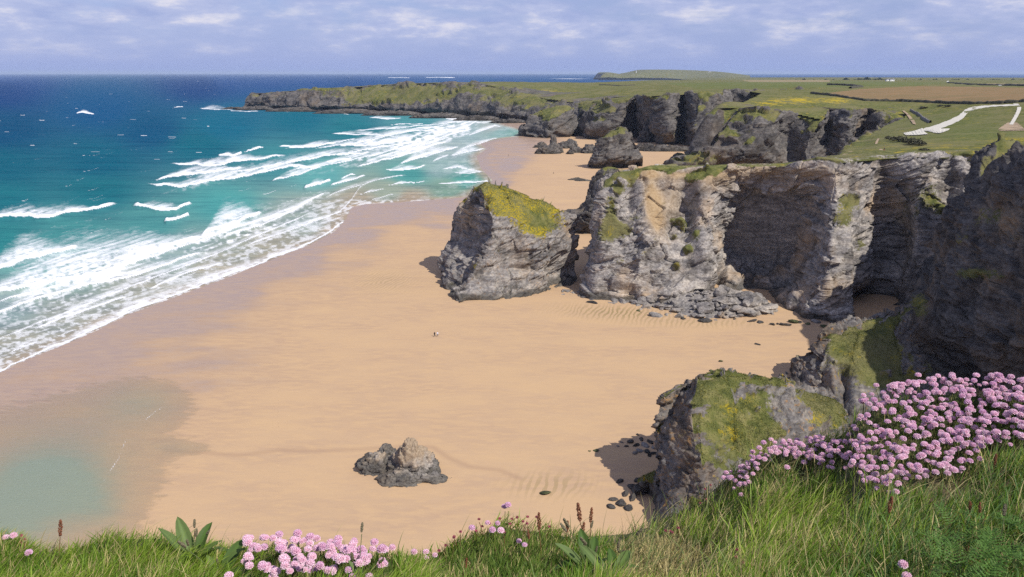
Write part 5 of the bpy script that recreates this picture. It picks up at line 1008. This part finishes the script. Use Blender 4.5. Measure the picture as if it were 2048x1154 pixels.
M_BLADE = Mat('grass_blade'); k = M_BLADE; ca = k.attr('tone', False); k.set(Base_Color=ca, Roughness=.55, Specular_IOR_Level=.25)
tr = k.n('ShaderNodeBsdfTranslucent'); k.l(k.mix(1.0, ca, (1.0, 1.0, .55), 'MULTIPLY'), tr.inputs[0]); ms = k.n('ShaderNodeMixShader'); ms.inputs[0].default_value = .32; k.l(k.b.outputs[0], ms.inputs[1]); k.l(tr.outputs[0], ms.inputs[2]); k.l(ms.outputs[0], k.out.inputs[0]); M_BLADE = k.m
def blades(name, P, Lg, W, lean, col, tip, seed=0, droop=.35, kind='stuff'):
    """one strip of three segments per blade; lean: mean sideways direction (n, 2)"""
    g = np.random.default_rng(seed); n = len(P); az = g.uniform(0, 2 * np.pi, n); side = np.stack([np.cos(az), np.sin(az), np.zeros(n)], -1)
    ln3 = np.concatenate([lean + g.normal(size=(n, 2)) * .30, np.ones((n, 1))], 1); ln3 /= np.linalg.norm(ln3, axis=1, keepdims=True)
    hd = np.concatenate([ln3[:, :2], np.zeros((n, 1))], 1); pts = []; dr = droop * g.uniform(.3, 1.5, n)[:, None]
    for t in (0, .36, .7, 1.0): pts.append(P + ln3 * (Lg * t)[:, None] + hd * (Lg * t * t)[:, None] * dr * 1.2 - np.array([0, 0, 1]) * (Lg * t * t)[:, None] * dr * .55)
    V_ = []; 
    for p_, w_ in zip(pts[:3], (1, .85, .55)): V_ += [p_ - side * (W * w_ / 2)[:, None], p_ + side * (W * w_ / 2)[:, None]]
    V_.append(pts[3]); V_ = np.stack(V_, 1).reshape(-1, 3); b = np.arange(n)[:, None] * 7
    q = np.concatenate([b + [0, 1, 3, 2], b + [2, 3, 5, 4]]); t3 = b + [4, 5, 6]
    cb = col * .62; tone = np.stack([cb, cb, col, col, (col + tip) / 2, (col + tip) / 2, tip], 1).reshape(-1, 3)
    o = link(name, mesh_np(name, V_, q, t3, {'tone': np.clip(tone, 0, 1)}), M_BLADE); 
    if kind: o['kind'] = kind
    return o
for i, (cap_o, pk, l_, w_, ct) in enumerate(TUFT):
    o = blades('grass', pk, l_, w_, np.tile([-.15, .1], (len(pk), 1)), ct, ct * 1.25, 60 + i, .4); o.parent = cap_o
# where each sort of cover grows (photo pixels)
POLY_BIG = [(1690, 890), (1720, 832), (1770, 796), (1850, 788), (1960, 788), (2110, 796), (2110, 915), (2000, 915), (1950, 940), (1890, 985), (1850, 1000), (1780, 985), (1755, 940)]
POLY_MID = [(1440, 985), (1480, 945), (1530, 910), (1600, 898), (1660, 895), (1720, 905), (1745, 940), (1760, 965), (1800, 1000), (1790, 1012), (1740, 1000), (1690, 970), (1610, 945), (1540, 942), (1500, 985), (1470, 1000)]
POLY_LOW = [(462, 1190), (485, 1150), (520, 1122), (560, 1112), (640, 1108), (690, 1122), (780, 1130), (790, 1160), (760, 1190)]
POLY_MOUND = [(850, 1130), (920, 1092), (1000, 1056), (1080, 1060), (1130, 1090), (1120, 1190), (860, 1190)]
POLY_DRY = [(1215, 1100), (1270, 1075), (1330, 1075), (1420, 1110), (1430, 1200), (1230, 1200)]
NB = 120000
g = np.random.default_rng(21)
u_ = g.uniform(-260, 2310, NB); ve_ = np.interp(u_, EU, EV); v_ = ve_ - 2 + (1300 - ve_) * g.random(NB) ** .9
inb, inm, inl, inmo, ind = (in_poly(p_, u_, v_) for p_ in (POLY_BIG, POLY_MID, POLY_LOW, POLY_MOUND, POLY_DRY))
clump = inb | inm | inl | inmo; Pn = turf_point(u_, v_); Pn[:, 2] -= .012
patch = fbm(Pn * 3.2, 3, 31); patch2 = fbm(Pn * 7.0, 2, 37)
tall = ((u_ > 1480) & (v_ > np.maximum(ve_ + 60, 1010 - .12 * (u_ - 1480) + 60 * ((u_ > 1740) & (u_ < 1960))))).astype(float) + .6 * np.exp(-((u_ - 265) / 80) ** 2) + .35 * np.exp(-((u_ - 1180) / 60) ** 2) + .2 * (u_ < 40)
Lg = (.055 + .045 * g.random(NB) + .05 * tall * g.random(NB)) * (1 + .3 * patch); Lg = np.where(clump, .035 + .02 * g.random(NB), Lg); Lg = np.where(inmo, .032 + .020 * g.random(NB), Lg); Lg = np.where(ind, .04 + .03 * g.random(NB), Lg)
near_edge = np.exp(-((v_ - ve_) / 25) ** 2); Lg = np.where(clump, Lg, Lg * (1 - .42 * near_edge * (u_ < 1350)))
c1 = np.array([.064, .145, .012]); c2 = np.array([.205, .300, .034]); c3 = np.array([.44, .36, .17]); c4 = np.array([.040, .090, .020]); c5 = np.array([.11, .20, .065])
m_ = np.clip(.47 + .75 * patch + .28 * g.normal(size=NB), 0, 1)[:, None]; col = c1 * (1 - m_) + c2 * m_
dryp = np.clip(.15 + .14 * patch2 + .8 * ind + .10 * (u_ > 1350) * (v_ > 950), 0, .9); isd = g.random(NB) < dryp; col[isd] = c3 * g.uniform(.7, 1.25, (isd.sum(), 1))
dk = clump & ~isd; col[dk] = (c4 * (1 - m_) + np.array([.10, .17, .03]) * m_)[dk]; mo = inmo & ~isd; col[mo] = (np.array([.085, .155, .026]) * (1 - m_) + np.array([.17, .24, .045]) * m_)[mo]
blue = (u_ > 1700) & ~clump & (g.random(NB) < .35); col[blue] = c5 * g.uniform(.8, 1.3, (blue.sum(), 1))
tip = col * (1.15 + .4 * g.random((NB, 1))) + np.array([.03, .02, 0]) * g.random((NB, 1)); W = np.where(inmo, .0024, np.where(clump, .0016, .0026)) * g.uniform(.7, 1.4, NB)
lean = np.stack([.28 + .3 * patch, .05 + .25 * patch2], -1)
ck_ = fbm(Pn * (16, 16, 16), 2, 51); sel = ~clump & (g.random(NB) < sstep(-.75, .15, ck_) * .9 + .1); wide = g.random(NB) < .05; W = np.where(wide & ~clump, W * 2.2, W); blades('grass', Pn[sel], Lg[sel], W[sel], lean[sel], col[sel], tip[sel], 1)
# long pale stalks standing out of the grass
NS = 2600; us = np.concatenate([g.uniform(1230, 2100, NS - 420), g.uniform(-60, 1230, 420)]); vs0 = np.interp(us, EU, EV); vs1 = vs0 + (1200 - vs0) * g.random(NS); keep = ~(in_poly(POLY_BIG, us, vs1) | in_poly(POLY_MOUND, us, vs1) | in_poly(POLY_LOW, us, vs1)); us, vs1 = us[keep], vs1[keep]; Pq = turf_point(us, vs1); n = len(us)
cc = np.array([.40, .34, .16]) * g.uniform(.5, 1.2, (n, 1)); gr = g.random(n) < .5; cc[gr] = np.array([.17, .22, .07]) * g.uniform(.7, 1.3, (gr.sum(), 1))
blades('tall_grass', Pq, g.uniform(.08, .17, n) * np.where(us < 1230, .75, 1), g.uniform(.0018, .0034, n), np.tile([.3, .0], (n, 1)), cc, cc * 1.2, 2, .6)

# flowers of the thrift: a domed head of five-petalled florets on a bare stalk
def floret(g, c, nrm, r, tone):
    a = np.cross(nrm, [.3, .5, .8]); a /= np.linalg.norm(a); b = np.cross(nrm, a); V_ = [c - nrm * r * .5]; T = []; cl = [np.array(tone) * (.85, .62, .72)]
    t0 = g.uniform(0, 6)
    for i in range(5):
        th = t0 + i * 2 * math.pi / 5; d = a * math.cos(th) + b * math.sin(th); d2 = a * math.cos(th + .5) + b * math.sin(th + .5); d0 = a * math.cos(th - .5) + b * math.sin(th - .5); k0 = len(V_)
        V_ += [c + d0 * r * .78 + nrm * r * .12, c + d * r * 1.02 + nrm * r * .22, c + d2 * r * .78 + nrm * r * .12]; T += [(0, k0, k0 + 1), (0, k0 + 1, k0 + 2)]; cl += [tone, np.minimum(np.array(tone) * (1.03, 1.16, 1.10), .92), tone]
    return V_, T, cl
def head_mesh(seed, h, lean, small=False, bud=False):
    g = np.random.default_rng(seed); V_ = []; T = []; cl = []; R_ = .0045 if bud else .0078 if small else .0102; c0 = np.array([lean, 0, h]); n = 10 if bud else 26
    for i in range(n):
        z = 1 - (i + .5) / n * (1.12 if not bud else 1.5); ph = i * 2.39996; s_ = math.sqrt(max(0, 1 - z * z)); nr = np.array([s_ * math.cos(ph), s_ * math.sin(ph), z * .85 + .12]); nr /= np.linalg.norm(nr)
        tone = (np.array([.90, .57, .69]) * g.uniform(.88, 1.1) + np.array([.08, .12, .10]) * g.random()) if not bud else np.array([.40, .10, .14]) * g.uniform(.7, 1.3)
        v, t, c = floret(g, c0 + np.array([s_ * math.cos(ph), s_ * math.sin(ph), z * .60]) * R_ * .85, nr, R_ * (.46 if not bud else .6), np.clip(tone, 0, .9)); k0 = len(V_); V_ += v; T += [tuple(x + k0 for x in q) for q in t]; cl += c
    k0 = len(V_); m_ = 9                                            # papery cup below the florets
    for zz_, rr in ((-.35, .72), (-.62, .42)):
        for j in range(m_): V_.append(c0 + np.array([math.cos(j * 2 * math.pi / m_) * rr, math.sin(j * 2 * math.pi / m_) * rr, zz_]) * R_); cl.append(np.array([.36, .22, .11]))
    for j in range(m_): a, b = k0 + j, k0 + (j + 1) % m_; T += [(a, b, b + m_), (a, b + m_, a + m_)]
    k1 = len(V_); V_.append(c0 + np.array([0, 0, .35]) * R_); cl.append(np.array([.62, .28, .42])); T += [(k0 + (j + 1) % m_, k0 + j, k1) for j in range(m_)][::-1]
    me = mesh_np('flower', np.array(V_), None, T, {'tone': np.array(cl)}, smooth=False); me.materials.append(M_PETAL); return me
def stem_mesh(h, lean, r=.0011, col=(.16, .17, .06), top=-.006, n=5):
    V_ = []; 
    for i in range(5):
        t = i / 4; c = np.array([lean * t * t, 0, (h + top) * t - .01]); 
        for j in range(n): V_.append(c + np.array([math.cos(j * 6.283 / n), math.sin(j * 6.283 / n), 0]) * r)
    me = mesh_np('stem', np.array(V_), grid_faces(5, n, True), None, {'tone': np.tile(np.array(col), (len(V_), 1))}); me.materials.append(M_BLADE); return me
k = Mat('petal'); ca = k.attr('tone', False); oi = k.n('ShaderNodeObjectInfo'); cm = k.mix(1.0, ca, k.ramp(oi.outputs['Random'], [(0, (.92, .84, .95)), (.5, (1.0, .97, 1.0)), (1, (1.08, 1.12, 1.1))]), 'MULTIPLY')
k.set(Base_Color=cm, Roughness=.6, Specular_IOR_Level=.2); tr = k.n('ShaderNodeBsdfTranslucent'); k.l(cm, tr.inputs[0]); ms = k.n('ShaderNodeMixShader'); ms.inputs[0].default_value = .28; k.l(k.b.outputs[0], ms.inputs[1]); k.l(tr.outputs[0], ms.inputs[2]); k.l(ms.outputs[0], k.out.inputs[0]); M_PETAL = k.m
HV = [(.050, .006), (.062, .012), (.044, .004), (.072, .014), (.056, -.008), (.066, .0)]
HEADS = [head_mesh(300 + i, h, l, i in (2, 4)) for i, (h, l) in enumerate(HV)]; STEMS = [stem_mesh(h, l) for h, l in HV]
BUDS = [head_mesh(330 + i, h, l, False, True) for i, (h, l) in enumerate(HV[:3])]; BSTEM = [stem_mesh(h, l, .0010, (.20, .09, .05), -.002) for h, l in HV[:3]]
def flower(parent, p, i, s, rz, bud=False):
    L_, S_ = (BUDS, BSTEM) if bud else (HEADS, STEMS); f = bpy.data.objects.new('flower', L_[i]); C.objects.link(f); f.parent = parent; f.location = Vector(p) - parent.location; f.scale = (s, s, s * random.uniform(.85, 1.2)); f.rotation_euler = (random.uniform(-.16, .16), random.uniform(-.1, .2), rz)
    st_ = bpy.data.objects.new('stem', S_[i]); C.objects.link(st_); st_.parent = f; return f
def thrift(poly, n, label, seed, mask, mind=.012, smin=.85, smax=1.15, extra=(), mass=0):
    poly = np.array(poly, float); c = poly.mean(0); p0 = turf_point(c[0], c[1]); o = tag(empty('thrift_clump', p0), label, 'thrift', None)
    fo = blades('foliage', Pn[mask] - p0, Lg[mask], W[mask], lean[mask] * .6, col[mask], tip[mask], seed, .25, None); fo.parent = o
    g = np.random.default_rng(seed); got = []; tries = 0
    while len(got) < n and tries < 40000:
        tries += 1; u = g.uniform(poly[:, 0].min(), poly[:, 0].max()); v = g.uniform(poly[:, 1].min(), poly[:, 1].max())
        if not in_poly(poly, np.array([u]), np.array([v]))[0]: continue
        p = turf_point(u, v)
        if got and np.min(np.linalg.norm(np.array(got)[:, :2] - p[:2], axis=1)) < mind: continue
        if vnoise(np.array([p * 9.0]), seed)[0] < -.5 and g.random() < .5: continue
        got.append(p); flower(o, p, int(g.integers(6)), g.uniform(smin, smax), g.uniform(0, 6.28))
    if mass:                                             # past three hundred heads: the rest as one mass
        VV = []; TT = []; CC = []; off = 0
        for _ in range(mass):
            for _t in range(60):
                u = g.uniform(poly[:, 0].min(), poly[:, 0].max()); v = poly[:, 1].min() + (poly[:, 1].max() - poly[:, 1].min()) * g.random() ** 1.6
                if in_poly(poly, np.array([u]), np.array([v]))[0]: break
            me = HEADS[int(g.integers(6))]; c_ = np.empty(len(me.vertices) * 3, np.float32); me.vertices.foreach_get('co', c_); t_ = np.empty(len(me.loops), np.int32); me.loops.foreach_get('vertex_index', t_); k_ = np.empty(len(me.vertices) * 4, np.float32); me.attributes['tone'].data.foreach_get('color', k_)
            a = g.uniform(0, 6.28); Rz = np.array([[math.cos(a), -math.sin(a), 0], [math.sin(a), math.cos(a), 0], [0, 0, 1]]); VV.append((c_.reshape(-1, 3) @ Rz.T) * g.uniform(.9, 1.2) + turf_point(u, v) - p0); TT.append(t_.reshape(-1, 3) + off); CC.append(k_.reshape(-1, 4) * g.uniform(.85, 1.05)); off += len(me.vertices)
        fm = link('flower_mass', mesh_np('flower_mass', np.concatenate(VV), None, np.concatenate(TT), {'tone': np.clip(np.concatenate(CC), 0, 1)}, smooth=False), M_PETAL, o); fm['kind'] = 'stuff'
    for u, v, b in extra: flower(o, turf_point(u, v), int(g.integers(3 if b else 6)), 1.0, g.uniform(0, 6.28), b)
    return o
thrift(POLY_BIG, 298, 'largest clump of pink thrift crowning the turf beneath the shaded cliff', 41, inb, .0105, .85, 1.15, mass=260)
thrift(POLY_MID, 230, 'long straggling clump of pink thrift on the turf edge before the grassy rock fin', 42, inm, .0105, .8, 1.02, extra=[(1420, 1000, True), (1405, 1010, True), (1412, 1020, True), (1398, 1030, True), (1480, 1015, False), (1560, 960, False)])
thrift(POLY_LOW, 130, 'dense round clump of pink thrift on the brink below the beach rock', 43, inl, .0115, 1.0, 1.25, extra=[(515, 1118, False), (715, 1150, False), (835, 1130, False), (858, 1132, False), (868, 1140, False), (850, 1142, False)])
thrift(POLY_MOUND, 0, 'smooth cushion of thrift with red buds and a few pink heads on the brink', 44, inmo, extra=[(u, v, b) for u, v, b in [(905, 1100, True), (915, 1097, True), (920, 1096, True), (885, 1112, True), (945, 1085, False), (953, 1082, True), (960, 1075, True), (966, 1072, True), (975, 1072, False), (983, 1070, True), (992, 1072, False), (996, 1068, True), (1010, 1062, False), (1015, 1068, False), (1020, 1064, True), (1025, 1068, True), (1036, 1062, True), (1046, 1066, True), (1056, 1072, True), (1050, 1070, True), (1062, 1072, True), (990, 1088, False), (1000, 1120, False), (1042, 1108, False), (1052, 1118, False), (880, 1125, True), (1092, 1085, True), (1010, 1098, True)]])
for poly, lb, ex in [([(10, 1100), (50, 1095), (60, 1130), (20, 1125)], 'tiny thrift tuft with pink heads at the far left of the brink', [(22, 1100, False), (30, 1104, False), (36, 1110, False), (42, 1108, True), (48, 1112, True), (50, 1118, True), (64, 1140, False)]), ([(1770, 1180), (1850, 1180), (1850, 1210), (1770, 1210)], 'two lone pink thrift heads in the grass below the leafy plant', [(1800, 1190, False), (1828, 1198, False)]),
                     ([(1300, 1080), (1380, 1080), (1380, 1130), (1300, 1130)], 'sparse fading thrift with pale heads in the dry straw patch', [(1330, 1090, True), (1348, 1095, True), (1322, 1092, True), (1355, 1090, True), (1470, 1135, True), (1478, 1142, True), (1488, 1158, True), (1502, 1165, True)])]:
    mk = np.zeros(NB, bool); mk[np.nonzero(in_poly(poly, u_, v_))[0][:160]] = True; thrift(poly, 0, lb, 50 + len(ex), mk, extra=ex)

# broad-leaved plantain, its flower spikes, sorrel spires
def leaf_mesh(seed, L_, W_, arch, tone):
    g = np.random.default_rng(seed); n = 9; V_ = []; cl = []
    for i in range(n):
        t = i / (n - 1); w_ = W_ * (math.sin(math.pi * min(1, .06 + t * .94)) ** .75) * (1 if t < .97 else .25); c = np.array([0, L_ * (t - .12 * arch * t * t), L_ * (.75 * t - .75 * arch * t * t)])
        for j, a in enumerate((-1, -.5, 0, .5, 1)): V_.append(c + np.array([a * w_ / 2, 0, abs(a) * w_ * .22 + (.0012 if j % 2 else 0)])); cl.append(np.array(tone) * (1.25 if j == 2 else 1 - .12 * (j % 2)) * g.uniform(.93, 1.07))
    me = mesh_np('leaf', np.array(V_), grid_faces(n, 5), None, {'tone': np.clip(np.array(cl), 0, 1)}); me.materials.append(M_BLADE); return me
LEAVES = [leaf_mesh(400 + i, 1.0, .26, [.55, .8, 1.0, .35][i], [(.075, .135, .028), (.105, .165, .040), (.065, .115, .03), (.13, .19, .06)][i]) for i in range(4)]
def spike_mesh(name, h, lean, r, hl, c_stem, c_head, lumps, seed):
    g = np.random.default_rng(seed); st_ = stem_mesh(h, lean, .0012, c_stem, 0); V_ = []; F = []; cl = []
    for i in range(lumps):
        t = i / lumps; zc = h + hl * (t - .15); rr = r * (math.sin(math.pi * (.12 + .82 * t)) ** .7) * (1 + (.75 * (math.sin(t * 31 + seed) > 0) * g.random() if r > .005 else 0)); a = i * 2.4 + g.uniform(-.6, .6) * (r > .005); c = np.array([lean * (1 + .3 * t) + math.cos(a) * rr * .6, math.sin(a) * rr * .6, zc]); k0 = len(V_); s_ = r * (g.uniform(.45, .75) if r < .005 else g.uniform(.22, .46))
        for d in ((1, 0, 0), (-1, 0, 0), (0, 1, 0), (0, -1, 0), (0, 0, 1.3), (0, 0, -1.1)): V_.append(c + np.array(d) * s_); cl.append(np.array(c_head) * g.uniform(.65, 1.35))
        F += [(k0 + a_, k0 + b_, k0 + c_) for a_, b_, c_ in ((0, 2, 4), (2, 1, 4), (1, 3, 4), (3, 0, 4), (2, 0, 5), (1, 2, 5), (3, 1, 5), (0, 3, 5))]
    me = mesh_np(name, np.array(V_), None, F, {'tone': np.clip(np.array(cl), 0, 1)}, smooth=False); me.materials.append(M_BLADE); return me, st_
PSP = [spike_mesh('flower_spike', h, l, .0042, .022, (.15, .19, .07), (.19, .165, .10), 34, 500 + i) for i, (h, l) in enumerate([(.13, .03), (.10, -.02), (.16, .05)])]
SSP = [spike_mesh('flower_spike', h, l, .0062, .052, (.24, .13, .06), (.27, .105, .055), 95, 520 + i) for i, (h, l) in enumerate([(.085, .01), (.11, -.01), (.065, .0)])]
def plantain(u, v, leaves, spikes, label, size=.12, tilt=0.0):
    p = turf_point(u, v); o = tag(empty('plantain', p), label, 'plantain'); g = np.random.default_rng(int(u))
    for i in range(leaves):
        f = bpy.data.objects.new('leaf', LEAVES[i % 4]); C.objects.link(f); f.parent = o; s_ = size * g.uniform(.65, 1.15); f.scale = (s_, s_, s_ * g.uniform(.8, 1.3)); f.rotation_euler = (g.uniform(-.1, .5), g.uniform(-.2, .2), i * 2.4 + g.uniform(-.4, .4))
    for i in range(spikes):
        m_, s2 = PSP[i % 3]; f = bpy.data.objects.new('flower_spike', m_); C.objects.link(f); f.parent = o; f.rotation_euler = (g.uniform(-.3, .3), g.uniform(-.1, .35), g.uniform(0, 6.28)); s_ = g.uniform(.75, 1.15); f.scale = (s_,) * 3
        st_ = bpy.data.objects.new('stem', s2); C.objects.link(st_); st_.parent = f
    return o
plantain(390, 1140, 13, 5, 'broad leaved plantain rosette standing up on the brink left of the round thrift clump', .135)
plantain(440, 1165, 8, 2, 'lower plantain rosette spreading just left of the round thrift clump', .12)
plantain(1180, 1150, 9, 6, 'plantain with tall grey seed spikes on the brink right of the thrift cushion', .12)
plantain(1225, 1170, 7, 3, 'plantain with narrow leaves beside the dry straw patch', .11)
plantain(720, 1180, 4, 3, 'small plantain with drooping spikes between the round thrift clump and the cushion', .08)
plantain(2000, 1150, 7, 2, 'plantain half hidden in the tall grass by the leafy green plant', .11)
def sorrel(spots, label):
    p = turf_point(*spots[0][:2]); o = tag(empty('sorrel', p), label, 'sorrel'); g = np.random.default_rng(int(spots[0][0]))
    for i, (u, v, s_) in enumerate(spots):
        m_, s2 = SSP[i % 3]; f = bpy.data.objects.new('flower_spike', m_); C.objects.link(f); f.parent = o; f.location = Vector(turf_point(u, v)) - o.location; f.scale = (s_, s_, s_); f.rotation_euler = (g.uniform(-.1, .1), g.uniform(-.05, .15), g.uniform(0, 6.28)); st_ = bpy.data.objects.new('stem', s2); C.objects.link(st_); st_.parent = f
    return o
sorrel([(1082, 1110, 1.0)], 'single rusty sorrel spire rising from the right end of the thrift cushion')
sorrel([(1170, 1095, 1.25), (1178, 1100, .95), (1160, 1098, .9), (1132, 1095, .8)], 'cluster of rusty red sorrel spires on the brink left of the dark rocks')
sorrel([(118, 1122, .95)], 'single brown sorrel spire at the brink before the shallow pool')
sorrel([(1766, 1070, .95)], 'dark red sorrel spire in the tall grass below the thrift')
sorrel([(1945, 1065, .7), (1955, 1070, .6)], 'pair of short brown sorrel spires in the grass right of the dark red one')
sorrel([(1985, 960, .7)], 'thin rusty sorrel spire in the grass below the right end of the largest thrift clump')
sorrel([(925, 1165, .6), (1060, 1115, .6)], 'short orange sorrel spires at the foot of the thrift cushion')
sorrel([(1915, 1150, .6)], 'little red sorrel spire inside the leafy green plant')
# leafy green umbellifer in the near corner
def frond_mesh(seed):
    g = np.random.default_rng(seed); V_ = []; F = []; cl = []
    for i in range(9):
        t = .15 + .85 * i / 8; c = np.array([0, t, .55 * t - .45 * t * t]); L_ = .42 * (1 - t * .75)
        for sgn in (-1, 1):
            for j in range(5):
                a = c + np.array([sgn * L_ * (j + .6) / 5, .10 * (j + 1) / 5, .02 * j]); s_ = .055 * (1 - .3 * t); k0 = len(V_); d = np.array([sgn * .8, .6, g.uniform(-.3, .5)]); d /= np.linalg.norm(d); b = np.array([-.6 * sgn, .8, g.uniform(-.3, .3)])
                V_ += [a - d * s_, a + b * s_ * .6, a + d * s_ * 1.2, a - b * s_ * .6]; F.append((k0, k0 + 1, k0 + 2, k0 + 3)); cl += [np.array([.085, .17, .03]) * g.uniform(.7, 1.35)] * 4
    me = mesh_np('frond', np.array(V_), F, None, {'tone': np.clip(np.array(cl), 0, 1)}); me.materials.append(M_BLADE); return me
FR = [frond_mesh(600 + i) for i in range(3)]; pl = tag(empty('leafy_plant', turf_point(1960, 1160)), 'bright green feathery leaved plant in the near corner of the turf', 'plant'); g2 = np.random.default_rng(5)
for i in range(70):
    u, v = g2.uniform(1860, 2120), g2.uniform(1085, 1260)
    if v < 1085 + max(0, 1960 - u) * .5: continue
    f = bpy.data.objects.new('frond', FR[i % 3]); C.objects.link(f); f.parent = pl; f.location = Vector(turf_point(u, v)) - pl.location + Vector((0, 0, g2.uniform(.035, .10))); s_ = g2.uniform(.05, .085); f.scale = (s_,) * 3; f.rotation_euler = (g2.uniform(-.1, .6), g2.uniform(-.3, .3), g2.uniform(0, 6.28))

# ------------------------------------------------------------------ sea air
bm = bmesh.new(); add_box(bm, (0, 33000, 64), (640000, 80000, 172)); hz = bm_obj('haze', bm, None); hz['kind'] = 'stuff'
hm = bpy.data.materials.new('haze'); hm.use_nodes = True; hm.node_tree.nodes.clear(); ho = hm.node_tree.nodes.new('ShaderNodeOutputMaterial'); hv = hm.node_tree.nodes.new('ShaderNodeVolumePrincipled')
hv.inputs['Color'].default_value = (.62, .76, 1.0, 1); hv.inputs['Density'].default_value = 2.5e-5; hm.node_tree.links.new(hv.outputs[0], ho.inputs['Volume']); hz.data.materials.append(hm)
